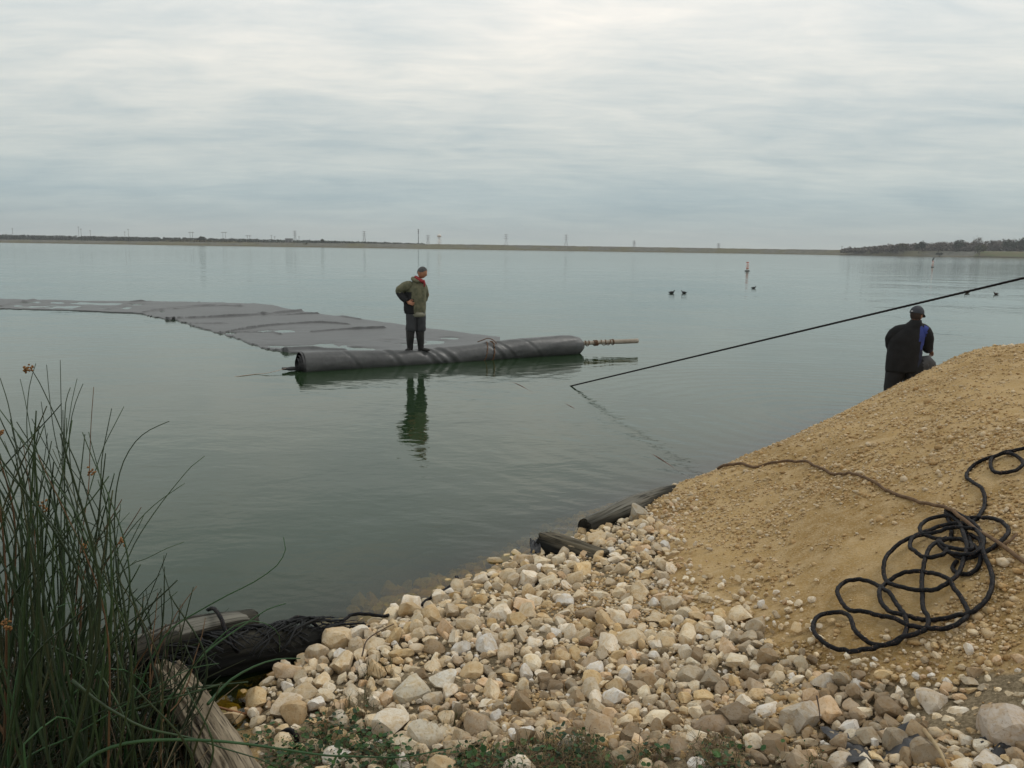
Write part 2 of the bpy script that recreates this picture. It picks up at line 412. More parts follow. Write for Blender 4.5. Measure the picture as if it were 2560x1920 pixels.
df = t.n('ShaderNodeBsdfDiffuse')
wc = t.mix(t.ramp(t.noise(co, .35, 4, .6), [(.35, 0), (.7, 1)]), (.011, .027, .010), (.019, .037, .015))
t.l(wc, df.inputs['Color'])
tr = t.n('ShaderNodeBsdfTransparent'); tr.inputs['Color'].default_value = (.66, .64, .30, 1)
mk = t.n('ShaderNodeAttribute', attribute_name='murk')
mx = t.n('ShaderNodeMixShader'); t.l(mk.outputs['Fac'], mx.inputs[0]); t.l(tr.outputs[0], mx.inputs[1]); t.l(df.outputs[0], mx.inputs[2])
mx2 = t.n('ShaderNodeMixShader'); t.l(fr.outputs[0], mx2.inputs[0]); t.l(mx.outputs[0], mx2.inputs[1]); t.l(gl.outputs[0], mx2.inputs[2])
o_ = t.n('ShaderNodeOutputMaterial'); t.l(mx2.outputs[0], o_.inputs[0])
water = obj('lake_water', mesh_np('lake_water', np.stack([WX, WY, np.zeros_like(WX)], -1).reshape(-1, 3), quads_grid(nr2, nc2), m, True, attr={'murk': murk.ravel()}),
            label='calm grey green lake water reflecting the overcast sky', kind='structure')

# ------------------------------------------------------------------ far shore: earthen dam, woods, pylons
def horizon(px): return 617 + (px - 1280) * math.tan(ROLL)
dam_px = np.linspace(-700, 3300, 260)
def dam_dist(px): return np.interp(px, [-700, 0, 640, 1240, 1900, 2560, 3300], [640, 640, 650, 700, 745, 640, 560])
def farpt(px, dist, z=0.0):
    p = aty(px, horizon(px), dist); p[..., 2] = z; return p
rows = []
prof = [(-1.5, -1.5, 0), (0, .0, 0), (1.5, .5, .2), (4, .30, .5), (9, .72, .5), (13, 1.0, .4), (19, 1.0, .3), (30, .75, .3), (1600, .4, 0)]
dd = dam_dist(dam_px)
hgt = np.interp(dam_px, [-700, 0, 500, 900, 1240, 2100, 2300, 2560, 3300], [2.2, 2.2, 2.6, 3.4, 4.0, 4.1, 4.4, 4.2, 4])
for off, hz, nz in prof:
    x_ = []; 
    for i, p in enumerate(dam_px):
        q = farpt(p, dd[i] + off + (RNG.random() - .5) * (.8 if off < 30 else 0))
        if off == -1.5: z = -1.5
        elif off == 0: z = -.02
        elif hz == .5: z = .7
        elif off == 4: z = 1.2
        else: z = hgt[i] * hz
        q[2] = z + (RNG.random() - .5) * nz; x_.append(q)
    rows.append(x_)
DV = np.array(rows).reshape(-1, 3)
m = bpy.data.materials.new('dam_riprap'); m.use_nodes = True; t = NT(m.node_tree)
co = t.n('ShaderNodeTexCoord').outputs['Object']; sz = t.n('ShaderNodeSeparateXYZ'); t.l(co, sz.inputs[0])
c = t.mix(t.ramp(t.noise(t.mapping(co, (.25, .25, 1.2)), 1.4, 5, .7), [(.38, 0), (.62, 1)]), (.085, .085, .07), (.17, .165, .14))
c = t.mix(t.ramp(t.noise(co, .035, 3, .6), [(.45, 0), (.6, .6)]), c, (.13, .12, .06))
c = t.mix(t.ramp(sz.outputs[2], [(.2, 1), (.9, 0)]), c, (.12, .10, .06))
b = t.n('ShaderNodeBsdfPrincipled'); t.l(c, b.inputs['Base Color']); b.inputs['Roughness'].default_value = 1; b.inputs['Specular IOR Level'].default_value = .05
o_ = t.n('ShaderNodeOutputMaterial'); t.l(b.outputs[0], o_.inputs[0])
obj('far_dam', mesh_np('far_dam', DV, quads_grid(len(prof), 260), m, False), label='long low earthen dam faced with grey riprap along the far shore', kind='structure')

LEAF = {}
def leaf_mat(name, a, b_): return mat(name, a, .9, b_, nscale=.35, contrast=(.35, .6), spec=.1, tone=True)
FOL_DARK = leaf_mat('foliage_dark', (.045, .055, .03), (.03, .035, .02))
FOL_BARE = leaf_mat('twigs_grey', (.16, .135, .115), (.10, .085, .07))
FOL_OLIVE = leaf_mat('foliage_olive', (.085, .085, .035), (.06, .055, .03))
def foliage(centers, radii, n, size, seed=1, tone=(.5, 1.4)):
    """leaf-clump faces spread through ellipsoids; returns V,F,C"""
    g = np.random.default_rng(seed); centers = np.asarray(centers, float); radii = np.asarray(radii, float)
    k_ = g.integers(0, len(centers), n)
    d = g.normal(size=(n, 3)); d /= np.linalg.norm(d, axis=1)[:, None]
    rad = g.random(n) ** .45 * (1 + .25 * (g.random(n) - .5))
    P = centers[k_] + d * rad[:, None] * radii[k_]
    e1 = g.normal(size=(n, 3)); e1 /= np.linalg.norm(e1, axis=1)[:, None]
    e2 = np.cross(e1, g.normal(size=(n, 3))); e2 /= np.linalg.norm(e2, axis=1)[:, None]
    s_ = size * (.5 + g.random(n))[:, None]
    V = np.stack([P - e1 * s_, P + e2 * s_ * .7, P + e1 * s_, P - e2 * s_ * .7], 1).reshape(-1, 3)
    Fc = np.arange(4 * n).reshape(-1, 4)
    C = np.repeat((tone[0] + g.random(n) * (tone[1] - tone[0])), 4)[:, None] * np.ones(3)
    return V, Fc, C
def belt(name, pxs, tops, dist, spread, n, size, material, seed, label, base=1.0):
    g = np.random.default_rng(seed); cs = []; rs = []
    for i in range(n):
        p = g.uniform(pxs[0], pxs[-1]); top = np.interp(p, pxs, tops)
        D = dist + g.random() * spread
        ztop = CAMZ + (horizon(p) - top) / F * D * (.88 + .16 * g.random()) ; ztop = max(ztop, base + 1.0)
        q = farpt(p, D); hh_ = (ztop - base) / 2
        cs.append((q[0], q[1], base + hh_)); rs.append((2.2 + 3 * g.random(), 3, hh_))
    V, Fc, C = foliage(cs, rs, n * 60, size, seed)
    return obj(name, mesh_np(name, V, Fc, material, False, cols=C), label=label, cat='woodland', kind='stuff')
belt('distant_woods', [-500, 0, 250, 640, 900, 1060], [584, 587, 591, 598, 604, 609], 900, 250, 1000, 1.0, FOL_DARK, 5, 'long dark belt of scrub trees behind the far shore at left', .5)
belt('distant_brush', [380, 430, 520, 600, 640, 800], [604, 600, 600, 603, 605, 609], 668, 25, 120, .7, mat('brush_tan', (.12, .11, .06), .9, (.08, .065, .04), nscale=.3, tone=True), 8, 'low brown brush at the foot of the far left shore', .3)
belt('right_woods', [2110, 2160, 2230, 2300, 2360, 2440, 2500, 2560, 2900], [622, 619, 610, 608, 606, 604, 601, 599, 590], 690, 60, 560, .8, FOL_BARE, 12, 'mass of bare grey brown winter trees on the right shore', 2.0)
def small_tree(px, top, width, D, material, seed, label, base=2.5, name='tree', n=500, size=.6, bare=False, group=None):
    q = farpt(px, D); zt = CAMZ + (horizon(px) - top) / F * D; wd = width / F * D / 2
    root = empty(name, (q[0], q[1], base), label=label, cat='tree' if name == 'tree' else 'bush', group=group)
    hgt_ = zt - base; g = np.random.default_rng(seed); tb = MB()
    lb = (0.25 if name == 'tree' else .05) * hgt_
    tb.tube([(0, 0, -.3), (.1, 0, lb), (0, .1, hgt_ * .75)], [.28, .2, .05], 6)
    for i in range(6):
        a = g.random() * 6.28; z0 = lb + g.random() * hgt_ * .3
        tb.tube([(0, 0, z0), (math.cos(a) * wd * .5, math.sin(a) * wd * .5, z0 + hgt_ * .25), (math.cos(a) * wd * .8, math.sin(a) * wd * .8, z0 + hgt_ * .4)], [.12, .07, .03], 5)
    tb.build('trunk', mat('bark', (.09, .07, .055), .95), root)
    cs = []; rs = []
    for i in range(9):
        a = g.random() * 6.28; rad = g.random() ** .5 * wd * .62; z = lb + (hgt_ - lb) * (.3 + .5 * g.random())
        cs.append((math.cos(a) * rad, math.sin(a) * rad, z)); rr = wd * (.35 + .2 * g.random()); rs.append((rr, rr, min(rr, (hgt_ - z) * 1.0)))
    V, Fc, C = foliage(cs, rs, n, size, seed)
    obj('crown', mesh_np('crown', V, Fc, material, False, cols=C), root)
small_tree(2393, 600, 40, 684, FOL_DARK, 31, 'dark round evergreen tree on the right shore left of the tall bare tree')
small_tree(2297, 603, 34, 684, FOL_DARK, 32, 'dark flat-topped tree standing leftmost of the evergreens on the right shore')
small_tree(2258, 609, 30, 686, FOL_OLIVE, 33, 'low olive tree where the right shore wood tapers off')
small_tree(2440, 590, 30, 684, FOL_BARE, 34, 'tall pale bare tree rising above the right shore wood', n=260, size=.4)
small_tree(2345, 604, 44, 684, FOL_BARE, 35, 'rounded bare grey tree between two dark evergreens on the right shore', n=420, size=.45)
small_tree(2519, 593, 44, 682, FOL_DARK, 36, 'large dark evergreen near the right edge of the far wood')
small_tree(2560, 592, 50, 682, FOL_DARK, 37, 'dark evergreen cut by the right edge of the picture on the far shore')
small_tree(2485, 597, 36, 684, FOL_BARE, 38, 'bare brown tree just left of the dark evergreens at the right edge', n=400, size=.45)
small_tree(2448, 612, 34, 660, FOL_OLIVE, 39, 'small olive green tree in front of the tall pale bare tree', base=1.5)
small_tree(2125, 616, 24, 700, FOL_BARE, 40, 'small pale bare shrub at the left tip of the right shore wood', name='bush', n=200, size=.4)
small_tree(2349, 632, 22, 648, FOL_DARK, 41, 'dark rounded bush at the waterline of the right shore', base=.2, name='bush', n=300, size=.35)
small_tree(504, 592, 20, 700, FOL_DARK, 42, 'dark rounded tree standing up from the far left shore', base=1.0)
small_tree(807, 597, 10, 760, FOL_DARK, 43, 'tiny dark tree sticking up from the far belt left of the pylon over the dam', base=2, n=160, size=.5)
small_tree(735, 606, 26, 700, FOL_OLIVE, 44, 'low olive scrub clump on the dam below the boxy building', base=1, name='bush', n=300)
# green lawn patch on the right shore
gp = np.linspace(2430, 3000, 30); lw = []
for off, z in ((.8, .75), (2.5, 1.1), (4.2, 1.75), (9, 3.6), (13, 4.75), (16, 4.9)):
    lw.append([farpt(p, dam_dist(p) + off - .3, z * (.55 if p < 2445 else 1)) for p in gp])
obj('grass_bank', mesh_np('grass_bank', np.array(lw).reshape(-1, 3), quads_grid(6, 30), mat('lawn', (.075, .095, .03), .95, (.12, .10, .05), nscale=.12), False), label='green grassy patch on the far right shore', kind='structure')

PYL = mat('pylon_steel', (.42, .43, .44), .6, (.36, .37, .38))
DARKST = mat('dark_steel', (.06, .06, .065), .6)
WOODP = mat('pole_wood', (.12, .10, .09), .9)
def lattice(px, top, D, label, w_=7.0, material=PYL, arms=3, group='lattice pylons beyond the dam'):
    q = farpt(px, D); zt = CAMZ + (horizon(px) - top) / F * D
    root = empty('transmission_tower', (q[0], q[1], 0), label=label, cat='pylon', group=group)
    L = MB(); hw = w_ / 2
    lv = np.linspace(0, zt, 9); ww = hw * np.interp(lv / zt, [0, .6, 1], [1, .28, .12])
    for sx in (-1, 1):
        for sy in (-1, 1): L.tube([(sx * ww[i], sy * ww[i], lv[i]) for i in range(9)], .22, 4)
    for i in range(8):
        for sy in (-1, 1):
            L.tube([(-ww[i], sy * ww[i], lv[i]), (ww[i + 1], sy * ww[i + 1], lv[i + 1])], .12, 3)
            L.tube([(ww[i], sy * ww[i], lv[i]), (-ww[i + 1], sy * ww[i + 1], lv[i + 1])], .12, 3)
    L.build('lattice_body', material, root)
    for k_ in range(arms):
        a = MB(); z = zt * (.66 + .14 * k_); L2 = w_ * .55
        a.tube([(-L2, 0, z), (0, 0, z + .8), (L2, 0, z)], [.12, .3, .12], 4); a.tube([(-L2, 0, z), (L2, 0, z)], .15, 4); a.build('cross_arm', material, root)
def hframe(px, top, D, label, wpx=6):
    q = farpt(px, D); zt = CAMZ + (horizon(px) - top) / F * D; hw = wpx / F * D / 2
    root = empty('power_pole', (q[0], q[1], 0), label=label, cat='power pole', group='wooden H-frame power poles beyond the trees')
    for s_ in (-1, 1): MB().tube([(s_ * hw, 0, 0), (s_ * hw, 0, zt)], .24, 5).build('pole', WOODP, root)
    MB().box((0, 0, zt - 1.2), (hw * 2 + 5, .4, .5)).build('cross_arm', WOODP, root)
def pole(px, top, D, label, r=.22):
    q = farpt(px, D); zt = CAMZ + (horizon(px) - top) / F * D
    root = empty('power_pole', (q[0], q[1], 0), label=label, cat='power pole', group='single power poles beyond the trees')
    MB().tube([(0, 0, 0), (0, 0, zt)], r, 5).build('pole', WOODP, root)
    MB().box((0, 0, zt - 1.0), (3.0, .3, .35)).build('cross_arm', WOODP, root)
for px, top, lb in [(33, 571, 'faint pole over the treeline nearest the left edge of the picture'), (198, 567, 'taller left one of the pair of poles over the left treeline'), (204, 572, 'right one of the close pair of poles over the left treeline'),
                    (227, 576, 'short faint pole just right of the close pair over the left treeline'), (322, 573, 'lone tall pole midway along the left treeline'), (313, 579, 'short faint pole beside the lone tall pole on the left treeline'),
                    (679, 588, 'short dark pole left of the boxy building on the far shore'), (687, 591, 'lower pole between the short dark pole and the boxy building'), (748, 591, 'small pole just right of the pylon near the boxy building'),
                    (2104, 615, 'tiny pole standing on the dam at the left tip of the right wood')]:
    pole(px, top, 1150, lb)
for px, top, lb in [(479, 580, 'H-frame power pole left of the dark rounded tree'), (561, 580, 'H-frame power pole right of the dark rounded tree'), (622, 588, 'low H-frame power pole farthest right over the left treeline')]:
    hframe(px, top, 1150, lb)
for px, top, lb in [(738, 577, 'lattice pylon behind the boxy building'), (911, 578, 'lattice pylon between the boxy building and the dark mast'), (1070, 588, 'lattice pylon between the dark mast and the water tower'),
                    (1265, 586, 'first lattice pylon right of the water tower'), (1415, 587, 'second lattice pylon right of the water tower'), (1585, 602, 'third lattice pylon right of the water tower, half hidden by the dam'),
                    (1796, 609, 'smallest pylon barely rising over the dam at right')]:
    lattice(px, top, 1500, lb, w_=8 if top < 600 else 7)
# dark mast
q = farpt(1046, 1100); zt = CAMZ + (horizon(1046) - 575) / F * 1100
root = empty('radio_mast', (q[0], q[1], 0), label='tall thin dark mast on the far shore left of the water tower', cat='mast')
MB().tube([(0, 0, 0), (0, 0, zt)], [.55, .4], 6).build('pole', DARKST, root)
for k_ in range(3): MB().tube([(0, 0, zt * (.78 + .1 * k_)), (0, 0, zt * (.78 + .1 * k_) + .9)], .95, 8).build('antenna_ring', DARKST, root)
# water tower
D = 1500; q = farpt(1098, D); zt = CAMZ + (horizon(1098) - 586) / F * D
root = empty('water_tower', (q[0], q[1], 0), label='white water tower with rounded tank on slender legs beyond the dam', cat='water tower')
WT = mat('tower_white', (.78, .74, .70), .5, (.66, .60, .55)); rt = 3.5
V, Fc = ellip((0, 0, zt - 3.0), (rt, rt, 3.0), 3); MB().add(V, Fc).build('tank_top', WT, root)
MB().tube([(0, 0, zt - 5.2), (0, 0, zt - 2.9)], rt + .1, 20).build('tank_band', mat('tower_tan', (.40, .30, .2), .7), root)
for a in range(6): MB().tube([(rt * 1.1 * math.cos(a * 1.047), rt * 1.1 * math.sin(a * 1.047), 0), (rt * .95 * math.cos(a * 1.047), rt * .95 * math.sin(a * 1.047), zt - 4.5)], .22, 5).build('leg', WT, root)
MB().tube([(0, 0, 0), (0, 0, zt - 5)], .7, 8).build('riser_pipe', WT, root)
# boxy building
q = farpt(723, 820); root = empty('building', (q[0], q[1], 1), label='low boxy grey building on the far shore', cat='building')
MB().box((0, 0, 3.0), (6.2, 5, 6.0)).build('wall', mat('shed_wall', (.2, .2, .2), .8), root, False)
MB().box((0, 0, 6.2), (6.8, 5.6, .4)).build('roof', mat('shed_roof', (.12, .12, .13), .7), root, False)
for k_ in (-1.6, 1.6): MB().box((k_, -2.55, 3.6), (1.4, .12, 1.6)).build('window', mat('shed_glass', (.03, .03, .035), .3), root, False)

# ------------------------------------------------------------------ stones
def rock_variant(seed, sub, cuts=10, smooth_=.12):
    g = np.random.default_rng(seed); V, Fc = ICO[sub]; V = V.copy()
    for i in range(cuts):
        nn = g.normal(size=3); nn /= np.linalg.norm(nn); d = .44 + .34 * g.random()
        e = V @ nn - d; V = V - np.where(e > 0, e * .97, 0)[:, None] * nn
    V += (fbm(V * 2.1 + seed * 3.3, 3, seed)[:, None]) * .16 * V
    V += (fbm(V * 6.1 + seed * 1.3, 2, seed)[:, None]) * .07 * V
    V *= np.array([1.0, .58 + .38 * g.random(), .46 + .34 * g.random()]); V /= np.abs(V).max()
    return V, Fc
VAR3 = [rock_variant(100 + i, 3, cuts=(7 if i % 4 == 0 else 20)) for i in range(28)]
VAR2 = [rock_variant(200 + i, 2, cuts=(6 if i % 4 == 0 else 14)) for i in range(24)]
VAR1 = [rock_variant(300 + i, 1, cuts=4) for i in range(12)]
def stone_mat(name, src):
    m = bpy.data.materials.new(name); m.use_nodes = True; t = NT(m.node_tree)
    geo = t.n('ShaderNodeNewGeometry'); co = geo.outputs['Position']
    if src == 'obj': base_ = t.n('ShaderNodeObjectInfo').outputs['Color']
    else: base_ = t.n('ShaderNodeVertexColor', layer_name='tone').outputs[0]
    a = t.noise(co, 22, 6, .68, .5); b_ = t.noise(co, 90, 4, .7); c_ = t.noise(co, 9, 3, .5)
    c = t.mix(t.ramp(a, [(.42, 0), (.66, .75)]), base_, t.mix(1.0, base_, (.76, .60, .38), 'MULTIPLY'))
    c = t.mix(t.ramp(c_, [(.5, 0), (.7, .6)]), c, t.mix(1.0, c, (1.18, 1.14, 1.08), 'MULTIPLY'))
    c = t.mix(t.ramp(b_, [(.30, .75), (.45, 0)]), c, t.mix(1.0, c, (.5, .42, .33), 'MULTIPLY'))
    sz = t.n('ShaderNodeSeparateXYZ'); t.l(co, sz.inputs[0])
    wet = t.ramp(t.math('ADD', sz.outputs[2], t.math('MULTIPLY', a, .03)), [(0.0, 1.0), (.04, 0.0)])
    c = t.mix(wet, c, t.mix(1.0, c, (.78, .62, .26), 'MULTIPLY'))
    b = t.n('ShaderNodeBsdfPrincipled'); t.l(c, b.inputs['Base Color']); b.inputs['Roughness'].default_value = .85; b.inputs['Specular IOR Level'].default_value = .2
    bn = t.n('ShaderNodeBump'); bn.inputs['Strength'].default_value = .7; bn.inputs['Distance'].default_value = .006
    t.l(t.math('ADD', a, t.math('MULTIPLY', b_, .5)), bn.inputs['Height']); t.l(bn.outputs[0], b.inputs['Normal'])
    o_ = t.n('ShaderNodeOutputMaterial'); t.l(b.outputs[0], o_.inputs[0]); return m
ST_OBJ = stone_mat('limestone', 'obj'); ST_VC = stone_mat('limestone_small', 'vc')
PAL = np.array([(.60, .50, .35), (.66, .58, .44), (.55, .43, .27), (.57, .44, .26), (.71, .64, .53), (.50, .42, .30), (.60, .45, .30), (.46, .39, .29), (.64, .54, .39), (.68, .61, .49)])
PAL_BR = np.array([(.29, .22, .14), (.34, .265, .18), (.23, .175, .115), (.39, .31, .22), (.33, .28, .21), (.45, .375, .27)])
def stone_col(g, px, py):
    brown = np.clip((py - 1560) / 260, 0, 1) * np.clip((px - 950) / 300, 0, 1) * np.clip((2500 - px) / 300, .25, 1)
    c = PAL_BR[g.integers(len(PAL_BR))] if g.random() < brown * .72 else PAL[g.integers(len(PAL))]
    if g.random() < .05: c = np.array((.66, .63, .58))
    return c * (.86 + .26 * g.random())
# named rocks that stand out: (px, py, half width px, colour, flat, label)
BIG = [
 (832, 1896, 40, (.66, .63, .57), .8, 'white lumpy rock at the bottom edge among green weeds, crossed by a reed stem'),
 (1062, 1842, 46, (.58, .53, .43), .8, 'large round pale rock with pitted face beside the weeds'),
 (972, 1812, 46, (.62, .56, .46), .75, 'pale wedge rock leaning left of the large round pitted rock'),
 (1032, 1722, 54, (.52, .48, .39), .6, 'broad flat pale rock with notched left side above the weeds'),
 (735, 1790, 32, (.47, .35, .21), .9, 'smooth round tan rock at the edge of the shallow pool'),
 (716, 1768, 36, (.58, .49, .37), .8, 'cream rock tucked behind the smooth round tan rock'),
 (723, 1684, 34, (.48, .38, .27), .7, 'flat upright brown and cream stone at the edge of the shallow pool'),
 (846, 1608, 40, (.55, .45, .31), .8, 'tall yellowish rock leaning below the black shore rope'),
 (892, 1588, 30, (.64, .59, .50), .7, 'cracked white block right of the tall yellowish rock'),
 (1112, 1706, 34, (.66, .63, .56), .8, 'bright white rock right of the broad notched flat rock'),
 (1087, 1747, 28, (.46, .40, .31), .85, 'egg-shaped tan stone below the bright white rock'),
 (1534, 1742, 32, (.68, .65, .60), .85, 'bright white pointed rock alone in the middle of the brown cobbles'),
 (1728, 1695, 32, (.42, .36, .27), .9, 'round mottled grey boulder below the gravel at the foot of the mound'),
 (1911, 1779, 34, (.66, .62, .56), .75, 'white block with squared edges left of the biggest flat boulder'),
 (2003, 1795, 58, (.44, .39, .32), .7, 'biggest flat grey tan boulder in the cobbles at lower right'),
 (2057, 1704, 22, (.62, .57, .49), .8, 'small white rounded rock above the biggest flat boulder'),
 (2124, 1818, 26, (.66, .62, .57), .8, 'small bright white wedge right of the biggest flat boulder'),
 (2508, 1828, 56, (.46, .40, .34), .75, 'large pale boulder against the right edge of the cobbles'),
 (2332, 1752, 32, (.52, .46, .38), .75, 'knobbly pale rock between the coil of rope and the bottom edge'),
 (1435, 1866, 44, (.58, .53, .45), .7, 'large cream rock half sunk in weeds at the bottom edge'),
 (1838, 1786, 46, (.24, .19, .135), .8, 'big dark brown boulder left of the white squared block'),
 (1775, 1808, 44, (.30, .235, .17), .7, 'long brown wedge boulder below the round mottled grey boulder'),
 (2320, 1888, 40, (.30, .25, .185), .7, 'rounded brown boulder at the bottom edge beside a dry stick'),
 (2105, 1905, 36, (.52, .46, .38), .75, 'pale boulder at the bottom edge right of the dry grass'),
 (2240, 1860, 36, (.26, .22, .165), .7, 'smooth dark brown cobble above the black sheeting'),
 (2470, 1902, 34, (.62, .58, .52), .7, 'white rock at the bottom right corner'),
 (1567, 1280, 28, (.48, .38, .24), .6, 'yellow block resting on the dark timber at the water edge'),
 (1596, 1290, 22, (.36, .33, .27), 1.0, 'grey squarish rock beside the yellow block at the dark timber'),
 (1490, 1348, 32, (.52, .42, .28), .7, 'long cream block behind the broken post'),
 (1170, 1560, 38, (.52, .44, .32), .75, 'pale angular boulder in the middle of the upper cobbles'),
 (1468, 1537, 28, (.27, .215, .15), .9, 'dark brown pitted cobble among cream ones in the middle of the bank'),
 (1466, 1608, 26, (.28, .20, .14), .8, 'reddish brown rounded cobble in the middle of the bank'),
]
stones = []   # x,y,r,px,py
for (px, py, hw, c, fl, lb) in BIG:
    z = 0.06
    P = onground(np.array([px]), np.array([py + hw * .35]))[0]
    d = np.linalg.norm(P - CAM); r = hw / F * d * 1.08
    k_ = BIG.index((px, py, hw, c, fl, lb)); V, Fc = VAR3[(k_ * 5 + 3) % 28]
    Vv, Ff = rock_variant(900 + k_, 3, cuts=(9 if 'round' in lb else 22)); Vv = Vv * [1, 1, 1] * r
    Vv[:, 2] *= (fl / .75)
    Vv = Vv @ rotm(.15 * math.sin(k_ * 7.0), .15 * math.cos(k_ * 5.0), (k_ * 2.4) % .8 - .4).T
    Vv[:, 2] = np.where(Vv[:, 2] < -r * .45, -r * .45, Vv[:, 2])
    o = obj('rock', mesh_np('rock', Vv, Ff, ST_OBJ, 'facet'), None, (P[0], P[1], P[2] + r * .36), label=lb, cat='rock'); o.color = (*c, 1)
    stones.append((P[0], P[1], r * .85, 1))
cell = .1; grid = {}
def put(x, y, r, i): grid.setdefault((int(x // cell), int(y // cell)), []).append((x, y, r, i))
def free(x, y, r, k_=.80):
    a, b_ = int(x // cell), int(y // cell)
    for i in range(a - 2, a + 3):
        for j in range(b_ - 2, b_ + 3):
            for (X, Y, Rr, _) in grid.get((i, j), ()):
                if (X - x) ** 2 + (Y - y) ** 2 < (k_ * (Rr + r)) ** 2: return False
    return True
for s_ in stones: put(s_[0], s_[1], s_[2], 0)
placed = []
def throw(n, rfun, dens, seed, kk=.80):
    g = np.random.default_rng(seed)
    # sample in polar space so that near and far ground are covered alike
    th = g.uniform(R(-32), R(36), n); rad = 2.3 + (g.random(n) ** .75) * 11
    X = rad * np.sin(th); Y = rad * np.cos(th); Z = H(X, Y); px, py = proj(np.stack([X, Y, Z], -1))
    ok = dens(px, py, Z, g) & (Z > -.40)
    X, Y, Z, px, py = X[ok], Y[ok], Z[ok], px[ok], py[ok]; rad = rad[ok]
    Rr = rfun(g, len(X), px, py)
    for i in range(len(X)):
        if free(X[i], Y[i], Rr[i], kk):
            put(X[i], Y[i], Rr[i], 1); placed.append((X[i], Y[i], Z[i], Rr[i], px[i], py[i]))
def in_cob(px, py, Z, g):
    j = g.normal(size=(2, len(px))) * 16
    thin = inpoly(px + j[0], py + j[1], COBBLE)
    weed = inpoly(px, py, WEEDS) & (g.random(len(px)) < .66)
    return thin & ~weed
def rbig(g, n, px, py): 
    f = np.clip((py - 1000) / 450, .74, 1.0) * np.where(px > 2000, .8, 1) * np.where(py > 1640, .84, 1) 
    return np.clip(np.exp(g.normal(math.log(.050), .30, n)) * f, .024, .085)
throw(16000, rbig, in_cob, 41, .72)
throw(26000, lambda g, n, px, py: np.clip(np.exp(g.normal(math.log(.028), .25, n)) * np.clip((py - 1200) / 450, .55, 1), .014, .05), in_cob, 42, .60)
throw(42000, lambda g, n, px, py: g.uniform(.009, .020, n), in_cob, 44, .60)
def in_grav(px, py, Z, g):
    j = g.normal(size=(2, len(px))) * 26
    return inpoly(px + j[0], py + j[1], GRAVEL) & ~inpoly(px, py, WEEDS)
throw(30000, lambda g, n, px, py: np.clip(np.exp(g.normal(math.log(.017), .38, n)), .008, .05), in_grav, 43, .74)
for (x0, x1, y0, y1, n_, r0, r1) in [(500, 640, 1700, 1800, 16, .045, .07), (880, 1130, 1425, 1500, 34, .05, .085), (1130, 1260, 1385, 1425, 10, .05, .075), (760, 900, 1520, 1560, 12, .045, .07), (700, 800, 1580, 1620, 5, .04, .06)]:
    gg = np.random.default_rng(int(x0)); 
    for _ in range(n_):
        a_ = gg.uniform(x0, x1); b_ = y0 + (y1 - y0) * np.clip(1 - (a_ - x0) / (x1 - x0) + gg.normal() * .18, 0, 1) if x0 > 800 else gg.uniform(y0, y1); r_ = gg.uniform(r0, r1); P_ = atz(a_, b_, 0)
        placed.append((P_[0], P_[1], max(float(H(P_[0:1], P_[1:2])[0]), -.13) - .02, r_, a_, b_))
print('stones', len(placed))
g = np.random.default_rng(77)
placed = np.array(placed); sc_ = placed[:, 3] / np.hypot(placed[:, 0], placed[:, 1])
vis = (placed[:, 4] > -20) & (placed[:, 4] < 2580) & (placed[:, 5] < 1915) & (placed[:, 2] > -.03); order = np.argsort(-(sc_ * vis))
own = set(order[:290].tolist())
variant_me = [mesh_np('stone', V * [1, 1, 1], Fc, ST_OBJ, 'facet') for V, Fc in VAR3]
SV, SF, SC = [], [], []; off_ = 0
bank = empty('stone_bank', atz(1400, 1700, .2), label='bank of loose cream and brown limestone cobbles along the water edge', kind='structure')
bl = np.array(bank.location)
for i, (x, y, z, r, px, py) in enumerate(placed):
    lay = g.random(); col_ = stone_col(g, px, py)
    zz = float(z) + r * (.30 + .28 * lay) if r > .022 else float(z) + r * .22 + .004
    rot = (g.normal() * .45, g.normal() * .45, g.random() * 6.28); s_ = r * (1.22 if r > .022 else 1.15)
    if i in own:
        k_ = g.integers(len(variant_me)); o = bpy.data.objects.new('stone', variant_me[k_]); COL.objects.link(o); o.parent = bank
        o.location = (x - bl[0], y - bl[1], zz - bl[2]); o.rotation_euler = rot; o.scale = (s_, s_, s_); o.color = (*col_, 1)
    else:
        V, Fc = (VAR2 if r > .02 else VAR1)[g.integers(12)]
        V = (V * s_) @ rotm(*rot).T + [x, y, zz]
        SV.append(V - bl); SF.append(Fc + off_); off_ += len(V); SC.append(np.broadcast_to(col_, (len(V), 3)))
obj('small_stones', mesh_np('small_stones', np.vstack(SV), np.vstack(SF), ST_VC, 'facet', cols=np.vstack(SC)), bank, kind='stuff')
# pebbles and crumbs on the soil
g = np.random.default_rng(78); n = 120000
th = g.uniform(R(-2), R(38), n); rad = 2.6 * np.exp(g.random(n) * math.log(13.5 / 2.6)); X = rad * np.sin(th); Y = rad * np.cos(th)
Z = H(X, Y); px, py = proj(np.stack([X, Y, Z], -1))
clump = fbm2(X, Y, 1.3, 4, 60) + .25 * fbm2(X, Y, 6, 3, 61)
edge = inpoly(px, py, [(p[0], p[1] - 20) for p in sil] + [(2560, 940), (2300, 1040), (2100, 1130), (1900, 1210), (1750, 1280), (1650, 1330), (1600, 1280)])
ok = (Z > .0) & ~inpoly(px, py, WEEDS) & (g.random(n) < np.clip(.16 + clump * 4.6, .02, 1) + edge * .45)
X, Y, Z = X[ok], Y[ok], Z[ok]; n = len(X)
r = np.clip(np.exp(g.normal(math.log(.0064), .58, n)), .003, .040); Z = Hn(X, Y)
PV, PF, PC = [], [], []; off_ = 0
kk = g.integers(0, 12, n)
